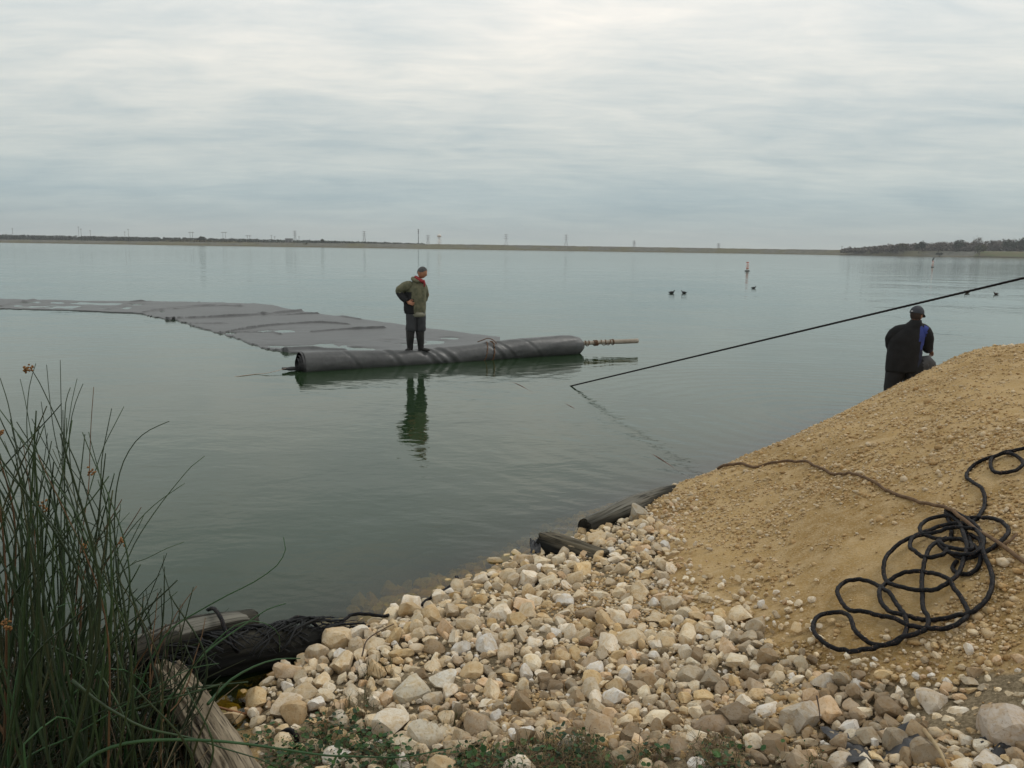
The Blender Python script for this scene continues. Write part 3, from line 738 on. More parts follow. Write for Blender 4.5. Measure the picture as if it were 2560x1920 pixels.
for k_ in range(12):
    idx = np.where(kk == k_)[0]; V, Fc = VAR1[k_]; m_ = len(idx)
    az = g.random(m_) * 6.28; ca, sa = np.cos(az), np.sin(az)
    VV = V[None] * r[idx, None, None]; x_ = VV[..., 0] * ca[:, None] - VV[..., 1] * sa[:, None]; y_ = VV[..., 0] * sa[:, None] + VV[..., 1] * ca[:, None]
    VV = np.stack([x_ + X[idx, None], y_ + Y[idx, None], VV[..., 2] + (Z[idx] + r[idx] * .15 + .002)[:, None]], -1)
    PV.append(VV.reshape(-1, 3)); PF.append((Fc[None] + (np.arange(m_) * len(V))[:, None, None] + off_).reshape(-1, 3)); off_ += m_ * len(V)
    cc = np.array([(.50, .38, .22), (.54, .43, .28), (.44, .31, .16), (.60, .50, .36), (.38, .26, .13)])[g.integers(0, 5, m_)] * (.85 + .3 * g.random(m_))[:, None]
    PC.append(np.repeat(cc, len(V), 0))
obj('pebbles', mesh_np('pebbles', np.vstack(PV), np.vstack(PF), ST_VC, True, cols=np.vstack(PC)), label='pebbles and crumbs of limestone strewn over the soil mound', cat='gravel', kind='stuff')

# ------------------------------------------------------------------ floating fabric sheet
FAB = None
m = bpy.data.materials.new('geotextile'); m.use_nodes = True; t = NT(m.node_tree)
co = t.n('ShaderNodeTexCoord').outputs['Object']
a = t.noise(t.mapping(co, (1, 1, 1)), 1.2, 5, .6, .5); b_ = t.noise(co, 9, 5, .65)
c = t.mix(t.ramp(a, [(.35, 0), (.68, 1)]), (.036, .038, .039), (.060, .062, .062)); c = t.mix(t.ramp(b_, [(.4, 0), (.75, .6)]), c, (.078, .080, .080))
geo = t.n('ShaderNodeNewGeometry'); sz = t.n('ShaderNodeSeparateXYZ'); t.l(geo.outputs['Position'], sz.inputs[0])
c = t.mix(t.ramp(t.math('ADD', sz.outputs[2], t.math('MULTIPLY', b_, .03)), [(0.0, 1), (.06, 0)]), c, (.035, .036, .036))
b = t.n('ShaderNodeBsdfPrincipled'); t.l(c, b.inputs['Base Color']); b.inputs['Roughness'].default_value = .42; b.inputs['Specular IOR Level'].default_value = .5
bn = t.n('ShaderNodeBump'); bn.inputs['Strength'].default_value = .35; bn.inputs['Distance'].default_value = .02; t.l(b_, bn.inputs['Height']); t.l(bn.outputs[0], b.inputs['Normal'])
o_ = t.n('ShaderNodeOutputMaterial'); t.l(b.outputs[0], o_.inputs[0]); FAB = m
SHEETM = mat('sheet_fabric', (.052, .055, .056), .40, (.034, .036, .037), nscale=.8, bump=.3, bscale=14, spec=.35, bdist=.02)
pairs = [(-140, 744, -140, 769), (0, 747, 0, 771), (60, 748, 60, 773), (200, 751, 200, 776), (340, 753, 356, 784), (450, 754, 376, 792), (560, 756, 440, 801), (640, 758, 510, 826), (680, 762, 590, 847),
         (760, 778, 650, 871), (835, 788, 720, 884), (940, 801, 830, 884), (1035, 815, 960, 886), (1140, 829, 1100, 876), (1250, 843, 1250, 862)]
pr = np.array(pairs, float); s0 = np.linspace(0, len(pr) - 1, 420); pi = np.arange(len(pr))
ux, uy, lx, ly = [np.interp(s0, pi, pr[:, k_]) for k_ in range(4)]
ly = ly + (np.where((s0 > 4.5) & (s0 < 10), 1, .25)) * (fbm2(s0 * 7, s0 * 0, 1.0, 3, 5) * 7); uy = uy + fbm2(s0 * 5, s0 * 0, 1.0, 3, 8) * 2.0
U = atz(ux, uy, 0.02); Lw = atz(lx, ly, 0.02); tt = np.linspace(0, 1, 220)[:, None, None]
SH = U[None] * (1 - tt) + Lw[None] * tt
shx, shy = SH[..., 0], SH[..., 1]; spx, spy = proj(SH)
zz = .030 + fbm2(shx, shy, .45, 3, 30) * .020 + fbm2(shx, shy, 3.0, 3, 31) * .008
def crease(pts, amp, wd):
    """long dark folds across the sheet, drawn as raised ridges with a steep near side"""
    global zz
    P_ = atz(np.array([p[0] for p in pts], float), np.array([p[1] for p in pts], float), 0)[:, :2]
    P_ = catmull(P_, .06); d = np.full(shx.shape, 9.0)
    for q in P_:
        sel = (np.abs(shx - q[0]) < .6) & (np.abs(shy - q[1]) < .6); d[sel] = np.minimum(d[sel], np.hypot(shx[sel] - q[0], shy[sel] - q[1]))
    zz = zz + amp * (.4 + 1.2 * np.clip(fbm2(shx, shy, .9, 2, 61) + .5, 0, 1)) * np.exp(-(d / wd) ** 2)
for pts in [[(360, 783), (440, 770), (520, 765), (600, 766)], [(440, 774), (500, 768), (560, 766), (600, 768)], [(400, 799), (520, 796), (660, 788), (770, 778)], [(440, 812), (560, 811)],
            [(570, 830), (680, 816), (790, 809), (870, 813)], [(510, 834), (660, 832), (700, 838)], [(650, 788), (700, 790), (800, 786), (900, 800)], [(780, 832), (850, 827), (960, 822)],
            [(500, 757), (540, 756), (600, 757)], [(330, 756), (380, 754)], [(270, 775), (330, 758)], [(0, 768), (40, 758), (90, 750)]]:
    crease(pts, .048 + .03 * random.random(), .060 if pts[0][0] > 480 else .12)
crease([(650, 786), (664, 788), (678, 788)], .08, .12)
crease([(715, 879), (780, 874), (860, 878)], .09, .12)
for (a, b_, hx, hy) in [(75, 755, 30, 2), (145, 756, 14, 1.5), (205, 757, 25, 2), (275, 759, 35, 2), (345, 760, 20, 2), (45, 764, 15, 3), (85, 766, 15, 2), (130, 767, 22, 3), (185, 768, 28, 3), (265, 770, 20, 2),
                        (317, 769, 14, 2), (405, 779, 6, 2), (700, 828, 60, 4), (575, 831, 14, 2), (680, 850, 18, 1.5), (680, 865, 30, 2), (740, 868, 25, 3.5), (833, 866, 60, 6), (880, 872, 50, 3), (970, 852, 26, 2.0),
                        (1080, 853, 30, 4), (1035, 846, 22, 1.8), (1125, 845, 22, 2), (1010, 860, 40, 2)]:
    g_ = np.exp(-(((spx - a) / hx) ** 2 + ((spy - b_) / (hy * 1.3)) ** 2)); n_ = fbm2(shx, shy, 1.6, 3, 50)
    zz = zz - .11 * g_ * np.clip(.62 + n_ * 2.2, 0, 1.3)
SH[..., 2] = zz
e_ = np.minimum(tt[..., 0], 1 - tt[..., 0]); SH[..., 2] = np.where(e_ < .02, -.02, SH[..., 2])
obj('fabric_sheet', mesh_np('fabric_sheet', SH.reshape(-1, 3), quads_grid(220, 420), SHEETM, True), label='wide grey geotextile sheet floating on the lake and unrolled from the fabric roll', cat='fabric sheet')

# ------------------------------------------------------------------ fabric roll on its pole
A0 = atz(752, 928, 0.0); A1 = atz(1455, 884, 0.0); A0[1] += .12; A1[1] += .18
ax = (A1 - A0); Lr = np.linalg.norm(ax); ax /= Lr; side = np.array([-ax[1], ax[0], 0])
roll = empty('fabric_roll', (A0[0], A0[1], 0), label='long grey roll of fabric half sunk in the lake under the standing man', cat='fabric roll')
ns, na = 260, 56
s_ = np.linspace(0, 1, ns)[:, None]; th = np.linspace(0, 2 * math.pi, na, endpoint=False)[None, :]
cz = np.interp(s_, [0, .15, .42, .55, .75, 1], [.115, .10, .06, .10, .17, .19]); rad = np.interp(s_, [0, .05, .2, .5, .9, .955, .985, 1], [.29, .285, .265, .265, .29, .275, .22, .13]) * np.ones_like(th)
SS = s_ * Lr + 0 * th; TH = th + 0 * s_
ph = TH * .34 + SS * 1.0
rad = rad + fbm(np.stack([SS * 1.3 + TH * .5, np.cos(TH) * 1.2, np.sin(TH) * 1.2], -1), 4, 71) * .045
# diagonal drag folds
for s0_, amp, wd_ in [(2.05, .03, .07), (2.9, .045, .10), (3.1, .035, .06), (3.35, .04, .08), (4.6, .03, .06), (4.9, .02, .05), (5.6, .015, .05), (1.1, .015, .05)]:
    u_ = SS - s0_ - (TH - math.pi) * .22 * (1 if s0_ > 2.5 else .8); amp = amp * .55; rad = rad - amp * np.exp(-(u_ / wd_) ** 2) * np.clip(np.sin(TH * .5) + .2, 0, 1) + amp * .6 * np.exp(-((u_ - wd_ * 1.6) / wd_) ** 2)
RV = ax * SS[..., None] + side * (np.cos(TH) * rad)[..., None] + np.array([0, 0, 1.0]) * (cz + np.sin(TH) * rad * .94)[..., None]
RFc = quads_grid(ns, na, True)
obj('fabric_wrap', mesh_np('fabric_wrap', RV.reshape(-1, 3), RFc, FAB, True), roll)
# right end dome closes the folds round the pole
kd = np.linspace(0, 1, 8)[:, None]; base_ring = RV[-1]; cen = ax * Lr + np.array([0, 0, float(cz[-1])])
DV_ = cen + (base_ring[None] - cen) * (1 - kd[..., None]) ** .8 + ax * (kd[..., None] * .07)
obj('gathered_end', mesh_np('gathered_end', DV_.reshape(-1, 3), quads_grid(8, na, True), FAB, True), roll)
# left end: open mouth with loose inner layers
DARKF = mat('dark_fabric', (.022, .022, .024), .45, (.04, .04, .04), nscale=12, bump=.6, bscale=20, spec=.5, bdist=.02)  # darker than the outer wrap; used on inner layers, core plug and lashing
for k_ in range(3):
    rr0 = .275 - k_ * .062; q = RV[0]; c0 = np.array([0, 0, float(cz[0])])
    rings = []
    for d_ in (-.05 - .03 * k_, .0, .12, .5):
        wob = 1 + .10 * fbm(np.stack([np.cos(th[0]) * 1.8 + k_ * 3, np.sin(th[0]) * 1.8, np.full(na, d_ * 2)], -1), 3, 80 + k_)
        ringp = c0 + ax * d_ + (side[None] * np.cos(th[0])[:, None] + np.array([[0, 0, .94]]) * np.sin(th[0])[:, None]) * rr0 * wob[:, None]
        rings.append(ringp)
    obj('inner_layer', mesh_np('inner_layer', np.vstack(rings), quads_grid(4, na, True), DARKF, True), roll)
V, Fc = tube([ax * .3 + c0, ax * .28 + c0], [.26, .26], 20); 
MB().add(V, Fc).build('core_plug', DARKF, roll)
# core pole
POLE = mat('weathered_pole', (.36, .32, .26), .8, (.24, .20, .16), nscale=5, bump=.4, bscale=30, stretch=(1, 1, 1))
pz0 = np.array([0, 0, float(cz[-1]) + .04])
P0 = ax * (Lr - .3) + pz0; P1a = aty(1594, 852, (A0 + ax * (Lr + 1.25))[1]) ; P1 = P1a - np.array([A0[0], A0[1], 0])
path = catmull([P0, P0 * .6 + P1 * .4 + [0, 0, .01], P0 * .25 + P1 * .75, P1], .06)
MB().tube(path, np.interp(np.linspace(0, 1, len(path)), [0, 1], [.045, .062]), 12).build('core_pole', POLE, roll)
pd = (P1 - P0) / np.linalg.norm(P1 - P0); pn = np.cross(pd, [0, 0, 1.0]); pn /= np.linalg.norm(pn); pu = np.cross(pn, pd)
RP = mat('brown_cord', (.10, .05, .025), .8, (.16, .09, .05), nscale=30, bump=.5, bscale=90)
Lp = np.linalg.norm(P1 - P0)
def wrap(s0_, turns, adv, r_=.066, n_=26):
    a_ = np.linspace(0, turns * 6.283, n_ * max(1, int(turns)))
    pts = np.array([P0 + pd * (s0_ + adv * q / 6.283) + (pn * math.cos(q) + pu * math.sin(q)) * r_ for q in a_])
    MB().tube(pts, .011, 6).build('rope_wrap', RP, roll)
wrap(.36, 1.3, .10); wrap(.62, 4, .028); wrap(.80, 1.0, .16, .068); wrap(.93, 1.5, .14, .068); wrap(1.16, 1.6, .022, .070)
# rope tied round the roll, second strap beside it
def band(s0_, skew, r_, th0, th1, rope_r, name, material):
    ks = np.linspace(th0, th1, 50); pts = []
    for q in ks:
        i_ = int(np.clip(round((s0_ + skew * (q - math.pi / 2)) / Lr * (ns - 1)), 0, ns - 1)); j_ = int(round(q / (2 * math.pi) * na)) % na
        c_ = ax * SS[i_, 0] + np.array([0, 0, float(cz[i_, 0])]); d_ = RV[i_, j_] - c_; pts.append(c_ + d_ * (1 + r_ / np.linalg.norm(d_)))
    MB().tube(np.array(pts), rope_r, 6).build(name, material, roll)
band(4.52, -.06, .012, .9, 4.5, .013, 'tie_rope', RP); band(4.38, -.10, .004, 1.3, 4.5, .010, 'tie_rope', RP)
i_ = int(4.42 / Lr * (ns - 1)); top = RV[i_, na // 4]
MB().tube(catmull([top + [-.25, 0, .0], top + [-.12, 0, .05], top + [0, .02, .09], top + [.12, 0, .05], top + [.2, -.05, -.02]], .03), .011, 6).build('tie_rope', RP, roll)
# bundled cord lashed to the left end of the pole
lp = np.array([0, 0, .03]); kn = MB()
kn.tube(catmull([lp + ax * .1, lp - ax * .12, lp - ax * .25 + [0, 0, .02], lp - ax * .42 + [0, 0, .03]], .03), .03, 8)
V, Fc = ellip(lp - ax * .22 + [0, 0, .02], (.13, .05, .045), 2, rotm(0, 0, math.atan2(ax[1], ax[0]))); kn.add(V, Fc); kn.build('lashing', DARKF, roll)
# ------------------------------------------------------------------ cords in the water
CORD = mat('reddish_cord', (.20, .07, .045), .8, (.13, .06, .04), nscale=20)
p = catmull([A0 - ax * .3 + [0, 0, .07], atz(672, 932, .03), atz(640, 935, .006), atz(600, 940, .004), atz(565, 944, -.02)], .05)
tag(MB().tube(p, .006, 5).build('thin_line', mat('pale_cord', (.42, .34, .28), .8)), 'thin pale cord trailing from the left end of the fabric roll into the water', 'cord')
pp = [(1150, 922), (1215, 938), (1285, 957), (1340, 984), (1400, 1003), (1470, 1040), (1550, 1083), (1600, 1116), (1655, 1150), (1695, 1176), (1730, 1196)]
p = catmull([atz(a, b_, .0) for a, b_ in pp], .06); p[:, 2] = .003 + -.006 + fbm2(p[:, 0], p[:, 1], 1.2, 2, 8) * .035
tag(MB().tube(p, .0042, 5).build('thin_line', CORD), 'thin reddish cord drifting just under the water from the roll towards the mound', 'cord')

# ------------------------------------------------------------------ rope material
m = bpy.data.materials.new('black_rope'); m.use_nodes = True; t = NT(m.node_tree)
co = t.n('ShaderNodeTexCoord').outputs['Object']; a = t.noise(co, 160, 2, .5); b_ = t.noise(co, 26, 3, .6)
c = t.mix(t.ramp(b_, [(.3, 0), (.7, 1)]), (.004, .0043, .005), (.011, .011, .013)); c = t.mix(t.ramp(a, [(.66, 0), (.70, .9)]), c, (.22, .12, .075))
b = t.n('ShaderNodeBsdfPrincipled'); t.l(c, b.inputs['Base Color']); b.inputs['Roughness'].default_value = .6; b.inputs['Specular IOR Level'].default_value = .12
o_ = t.n('ShaderNodeOutputMaterial'); t.l(b.outputs[0], o_.inputs[0]); ROPE = m
# taut rope running from the water up to the right, past the man on the bank
p0 = atz(1427, 965, 0.0); dr = aty(2560, 695, 9.1) - p0; dr /= np.linalg.norm(dr)
tl = np.linspace(-1.2, 24, 1200); tp = p0 + tl[:, None] * dr; sag = -.06 * (1 - ((tl - 3.8) / 5.1) ** 2) * (tl > 0); tp[:, 2] += np.where(tl > -1.2, 0, 0)
tag(MB().tube(tp, .0125, 8, lobes=3, pitch=.06).build('taut_rope', ROPE), 'taut black rope slanting out of the lake past the capped man\'s head', 'rope')

def cb(pts): return [(2240 + x / 6.9125, 1240 + y / 6.9125) for x, y in pts]
def c7(pts): return [(1960 + x / 2.765, 1080 + y / 2.765) for x, y in pts]
strands = [
 c7([(1760, 118), (1659, 148), (1560, 163), (1450, 183), (1370, 193), (1300, 223), (1262, 272), (1290, 320), (1350, 375), (1385, 430), (1388, 490), (1355, 560), (1320, 600), (1240, 625)]),
 c7([(1560, 170), (1500, 178), (1440, 195), (1425, 228), (1445, 265), (1510, 286), (1590, 276), (1650, 240), (1640, 205), (1590, 185), (1540, 178), (1480, 172)]),
 cb([(1090, 402), (1250, 378), (1450, 362), (1650, 385), (1800, 440), (1900, 520), (1945, 620), (1900, 720), (1800, 820), (1650, 940), (1500, 1020), (1380, 1060), (1200, 1105), (1050, 1075), (900, 1015), (760, 955), (700, 880), (780, 825), (900, 800)]),
 cb([(1090, 405), (900, 418), (720, 440), (560, 500), (440, 590), (395, 680), (440, 750), (600, 800), (850, 800), (1100, 790), (1230, 830), (1305, 920), (1290, 1000), (1100, 1000), (900, 975), (780, 930), (740, 880), (850, 830), (1050, 790)]),
 c7([(1130, 862), (1250, 885), (1350, 850), (1378, 760), (1340, 680), (1260, 625), (1160, 585), (1120, 562), (1118, 590), (1160, 610), (1210, 650), (1240, 750), (1262, 830), (1240, 900), (1210, 980), (1160, 1050), (1070, 1108), (960, 1135), (850, 1128), (760, 1098), (702, 1040),
     (685, 970), (710, 900), (774, 842), (850, 795), (930, 750), (1010, 710), (1080, 672), (1150, 655), (1220, 650), (1290, 670), (1340, 720), (1370, 790), (1372, 850), (1400, 900), (1435, 980), (1435, 1080), (1405, 1160), (1340, 1230), (1260, 1275), (1120, 1300), (980, 1310), (860, 1305), (760, 1290),
     (690, 1245), (655, 1190), (665, 1110), (720, 1050), (800, 1010), (900, 995), (1010, 1005), (1110, 1045), (1190, 1110), (1250, 1190), (1272, 1250), (1250, 1310), (1190, 1360), (1100, 1385), (1000, 1385), (860, 1365), (740, 1320), (600, 1280),
     (470, 1255), (400, 1210), (365, 1140), (390, 1085), (460, 1055), (560, 1055), (640, 1080), (700, 1140), (760, 1200), (820, 1290), (848, 1360), (825, 1430), (760, 1470), (660, 1485), (560, 1465), (490, 1410), (460, 1340), (425, 1290), (360, 1265),
     (270, 1275), (210, 1320), (200, 1390), (240, 1460), (320, 1515), (420, 1535), (540, 1520), (650, 1490), (800, 1450), (940, 1410), (990, 1370), (990, 1300), (960, 1250), (955, 1150), (950, 1050), (965, 950), (1000, 860), (1050, 810)]),
 cb([(1330, 640), (1180, 640), (1000, 630), (850, 655), (700, 720), (540, 762), (350, 805), (255, 880), (225, 1000), (270, 1110), (380, 1180), (520, 1205), (680, 1165), (820, 1085), (880, 1000)]),
 cb([(1060, 1090), (980, 1185), (1010, 1250), (1100, 1300), (1230, 1300), (1370, 1245), (1450, 1150), (1455, 1040), (1390, 940), (1310, 840), (1240, 640), (1150, 520), (1080, 430), (980, 340), (900, 295), (850, 320), (880, 400), (940, 500), (960, 620), (940, 760)]),
 cb([(1180, 640), (1300, 650), (1400, 720), (1465, 820), (1450, 950), (1400, 1040)]),
]
mb = MB(); RRp = .0118
for k_, st in enumerate(strands):
    st = np.array(st); st2 = catmull(st, 3.0); G = onground(st2[:, 0], st2[:, 1], lift=.012)
    G = G[np.concatenate([[True], np.linalg.norm(np.diff(G, axis=0), axis=1) > .003])]
    for _ in range(3): G[1:-1] = (G[:-2] + 2 * G[1:-1] + G[2:]) / 4
    G = catmull(G[::2], .007); sl = np.arange(len(G)) * .007
    G[:, 2] = Hn(G[:, 0], G[:, 1]) + .014 + .012 * (1 + np.sin(sl * 9 + k_ * 1.7)) * .6 + .006 * k_ * (k_ < 6)
    mb.tube(G, RRp, 10, lobes=3, pitch=.06, lobe_amp=.11)
tag(mb.build('coiled_rope', ROPE), 'thick black rope lying in tangled loops on the soil mound', 'rope')
def ground_rope(pts, r_, label, lift=.02, name='shore_rope', material=None, lob=3):
    st2 = catmull(np.array([(a, b_) for a, b_ in pts], float), 4.0); G = onground(st2[:, 0], st2[:, 1], lift=lift)
    for _ in range(4): G[1:-1] = (G[:-2] + 2 * G[1:-1] + G[2:]) / 4
    G = catmull(G[::2], .01); return tag(MB().tube(G, r_, 8, lobes=lob, pitch=.07).build(name, material or ROPE), label, 'rope')
def level_path(pts3): return catmull(np.array([atz(a, b_, c_) for a, b_, c_ in pts3]), .01)
tag(MB().tube(level_path([(700, 1575, .16), (735, 1545, .16), (770, 1548, .14), (800, 1572, .10), (825, 1578, .07), (855, 1555, .08), (880, 1537, .08), (915, 1535, .08), (960, 1540, .07), (1000, 1530, .03), (1040, 1518, .04), (1060, 1510, .05)]), .011, 8, lobes=3, pitch=.07).build('shore_rope', ROPE),
    'black rope running from the netted timber over the water edge to the cobbles', 'rope')
tag(MB().tube(level_path([(1040, 1524, .04), (1065, 1502, .05), (1100, 1482, .05), (1130, 1462, .06), (1143, 1445, .07), (1140, 1442, .02)]), .011, 8, lobes=3, pitch=.07).build('shore_rope', ROPE),
    'short black rope end reaching up to the water above the middle cobbles', 'rope')
tag(MB().tube(level_path([(520, 1524, .22), (535, 1522, .30), (552, 1545, .30), (563, 1575, .26), (580, 1610, .20), (605, 1640, .10)]), .012, 8, lobes=3, pitch=.07).build('shore_rope', ROPE),
    'black rope looped over the grey topped timber', 'rope')
tag(MB().tube(level_path([(690, 1868, .05), (700, 1838, .10), (722, 1826, .13), (740, 1838, .13), (742, 1862, .08)]), .013, 8, lobes=3, pitch=.07).build('rope_loop', ROPE),
    'small dark loop of rope sticking up from the weeds below the round tan rock', 'rope')

# ------------------------------------------------------------------ timbers
def timber_mat(name, a, b_, dark):
    m = bpy.data.materials.new(name); m.use_nodes = True; t = NT(m.node_tree)
    uv = t.n('ShaderNodeAttribute', attribute_name='grain'); ln = t.n('ShaderNodeAttribute', attribute_name='along')
    cb_ = t.n('ShaderNodeCombineXYZ'); t.l(uv.outputs['Fac'], cb_.inputs[0]); t.l(ln.outputs['Fac'], cb_.inputs[1])
    n_ = t.noise(t.mapping(cb_.outputs[0], (14, 1.2, 1)), 1.0, 6, .65, .3); n2 = t.noise(t.mapping(cb_.outputs[0], (60, 3, 1)), 1.0, 4, .6); n3 = t.noise(t.mapping(cb_.outputs[0], (3, .5, 1)), 1.0, 3, .5)
    c = t.mix(t.ramp(n_, [(.35, 0), (.65, 1)]), a, b_); c = t.mix(t.ramp(n2, [(.36, 1.0), (.50, 0)]), c, dark); c = t.mix(t.ramp(n3, [(.5, 0), (.75, .55)]), c, dark)
    sz = t.n('ShaderNodeSeparateXYZ'); t.l(t.n('ShaderNodeNewGeometry').outputs['Position'], sz.inputs[0]); c = t.mix(t.ramp(t.math('ADD', sz.outputs[2], t.math('MULTIPLY', n_, .05)), [(.14, 1), (.20, 0)]), c, dark)
    b = t.n('ShaderNodeBsdfPrincipled'); t.l(c, b.inputs['Base Color']); b.inputs['Roughness'].default_value = .85; b.inputs['Specular IOR Level'].default_value = .2
    bn = t.n('ShaderNodeBump'); bn.inputs['Strength'].default_value = .8; bn.inputs['Distance'].default_value = .006; t.l(t.math('ADD', n_, n2), bn.inputs['Height']); t.l(bn.outputs[0], b.inputs['Normal'])
    o_ = t.n('ShaderNodeOutputMaterial'); t.l(b.outputs[0], o_.inputs[0]); return m
def timber(name, pts, rads, material, label, seed, flat=1.0, groove=.10, cat='timber', square=0.0, top=None):
    path = catmull(np.array(pts), .03); m_ = len(path); n_ = 56; rs = np.interp(np.linspace(0, 1, m_), np.linspace(0, 1, len(rads)), rads)
    T = path[-1] - path[0]; L_ = np.linalg.norm(T); T /= L_; sd_ = np.cross(T, [0, 0, 1.0]); sd_ /= np.linalg.norm(sd_); up = np.cross(sd_, T)
    a_ = np.linspace(0, 2 * math.pi, n_, endpoint=False)[None]; s1 = np.linspace(0, L_, m_)[:, None]
    gr = fbm(np.stack([np.cos(a_) * 5 + 0 * s1, np.sin(a_) * 5 + 0 * s1, s1 * 1.1 + 0 * a_], -1), 4, seed)
    cr = fbm(np.stack([np.cos(a_) * 2.2 + 0 * s1, np.sin(a_) * 2.2 + 0 * s1, s1 * .5 + 0 * a_], -1), 2, seed + 9); crack = -np.clip(.035 - np.abs(cr), 0, .035) / .035
    lump = fbm(np.stack([np.cos(a_) + 0 * s1, np.sin(a_) + 0 * s1, s1 * 3 + 0 * a_], -1), 3, seed + 4)
    c_, s2 = np.cos(a_), np.sin(a_); sq = (np.abs(c_) ** 4 + np.abs(s2) ** 4) ** -.25 if square else 1
    r_ = rs[:, None] * (1 * (1 - square) + sq * square) * (1 + groove * 2.2 * gr + groove * 1.8 * crack + .25 * lump)
    V = path[:, None] + (r_ * c_)[..., None] * sd_ + (r_ * s2 * flat)[..., None] * up
    lim = rs[:, None, None] * .62 if top else None
    V = V.reshape(-1, 3); Fq = quads_grid(m_, n_, True)
    # broken ends: several shrinking rings
    def endcap(row, sgn, offs):
        cc = V[row * n_:(row + 1) * n_].mean(0); rg = V[row * n_:(row + 1) * n_]
        outs = []
        for kq, (f_, d_) in enumerate([(.8, .4), (.45, .2), (.1, .0)]):
            outs.append(cc + (rg - cc) * f_ + T * sgn * (np.random.default_rng(seed + kq).random((n_, 1)) - .6) * rs[row] * .5)
        return np.vstack(outs)
    E0 = endcap(0, -1, 0); E1 = endcap(m_ - 1, 1, 0); nb = len(V); V2 = np.vstack([V, E0, E1]); Fl = Fq.tolist()
    def ring(a0, b0): return [[a0 + j, a0 + (j + 1) % n_, b0 + (j + 1) % n_, b0 + j] for j in range(n_)]
    Fl += ring(0, nb) + ring(nb, nb + n_) + ring(nb + n_, nb + 2 * n_); Fl += ring((m_ - 1) * n_, nb + 3 * n_) + ring(nb + 3 * n_, nb + 4 * n_) + ring(nb + 4 * n_, nb + 5 * n_)
    gA = np.concatenate([(a_ / 6.283 + 0 * s1).ravel(), np.tile(np.linspace(0, 3, n_), 6)]); gA = np.where(gA > .5, 1 - gA, gA)
    al = np.concatenate([(s1 + 0 * a_).ravel(), np.repeat(np.linspace(0, .1, 6), n_)])
    return obj(name, mesh_np(name, V2, Fl, material, True, attr={'grain': gA, 'along': al}), label=label, cat=cat)
WG = timber_mat('timber_grey', (.30, .245, .17), (.17, .135, .09), (.022, .017, .012)); WB = timber_mat('timber_black', (.030, .027, .022), (.055, .05, .036), (.008, .008, .007)); WGR = timber_mat('timber_slab', (.19, .18, .15), (.12, .115, .095), (.03, .028, .022))
timber('log', [atz(418, 1680, .10), atz(470, 1750, .12), atz(525, 1840, .14), atz(590, 1950, .16), atz(630, 2050, .16)], [.095, .105, .11, .115, .12], WG, 'weathered grey split log running down to the bottom edge beside the reeds', 3, .8, .26, 'log')
timber('timber', [atz(340, 1640, .12), atz(480, 1590, .16), atz(640, 1556, .16)], [.10, .12, .09], WB, 'black waterlogged timber with a grey flat top behind the reeds', 5, .9, .08, square=.6)
# grey weathered cap of that timber
timber('plank', [atz(345, 1604, .17), atz(480, 1566, .235), atz(600, 1541, .235), atz(640, 1545, .20)], [.08, .10, .085, .05], WGR, 'grey weathered slab lying along the top of the black timber', 6, .32, .05, 'plank')
timber('timber', [atz(470, 1680, .02), atz(600, 1640, .06), atz(720, 1612, .07), atz(822, 1590, .04)], [.10, .155, .135, .06], WB, 'black rotten log under netting between the slab and the cobbles', 8, .9, .10)
WD = timber_mat('timber_post', (.17, .145, .10), (.05, .042, .03), (.006, .006, .005))
timber('post', [atz(1362, 1360, .06), atz(1430, 1378, .10), atz(1520, 1405, .12)], [.115, .105, .09], WD, 'broken dark wooden post end poking over the water from the cobbles', 12, .95, .30, 'post')
timber('timber', [atz(1462, 1322, .05), atz(1560, 1278, .12), atz(1640, 1243, .08), atz(1715, 1217, .0)], [.08, .095, .075, .03], WGR, 'long low grey topped timber along the water edge above the broken post', 14, 1.15, .14)
# netting wrapped round the black log
NET = mat('black_netting', (.012, .013, .014), .7); g = np.random.default_rng(5); mb = MB()
for k_ in range(95):
    s_ = g.random(); pc = atz(470 + 345 * s_, 1678 - 84 * s_, .06); a0 = g.random() * 1.5 + .2; rr0 = (.165 * math.sin(math.pi * (.15 + .75 * s_))) + .015
    axd = np.array([.93, .36, 0]); sdn = np.array([.36, -.93, 0]); pts = []
    for q in np.linspace(a0, a0 + 1.2 + g.random() * 1.2, 9):
        pts.append(pc + sdn * math.cos(q) * rr0 * 1.05 + np.array([0, 0, 1]) * math.sin(q) * rr0 + axd * (q - a0) * (g.random() * .1 + .12) * (1 if k_ % 2 else -1))
    mb.tube(np.array(pts), .0018 + g.random() ** 3 * .007, 5)
tag(mb.build('netting', NET), 'tangle of black netting wrapped over the rotten log beside the cobbles', 'netting')
# black sheeting showing between the stones
def scrap(name, px, py, w_, h_, seed, label, z=.05, tilt=None):
    P = onground(np.array([float(px)]), np.array([float(py)]))[0]; n_ = 26; a, b__ = np.meshgrid(np.linspace(-1, 1, n_), np.linspace(-1, 1, n_))
    rd = 1 + .25 * fbm2(a, b__, 1.5, 3, seed); X_ = a * w_ * rd; Y_ = b__ * h_ * rd; Z_ = H(P[0] + X_, P[1] + Y_) - P[2] + z + fbm2(a, b__, 2.2, 4, seed + 3) * .10
    if tilt: Z_ = Z_ + (b__ * .5 + .5) * tilt
    o = obj(name, mesh_np(name, np.stack([X_, Y_, Z_], -1).reshape(-1, 3), quads_grid(n_, n_), mat('black_sheeting', (.016, .016, .018), .5, (.035, .035, .038), nscale=9, bump=.5, bscale=30, spec=.5), True), None, P, label=label, cat='plastic sheet')
    return o
scrap('plastic_sheet', 2190, 1872, .17, .16, 4, 'torn black plastic sheeting showing through the brown cobbles at the bottom edge', .022)
scrap('plastic_sheet', 2540, 1872, .12, .08, 6, 'scrap of black sheeting between stones near the bottom right corner', .015)
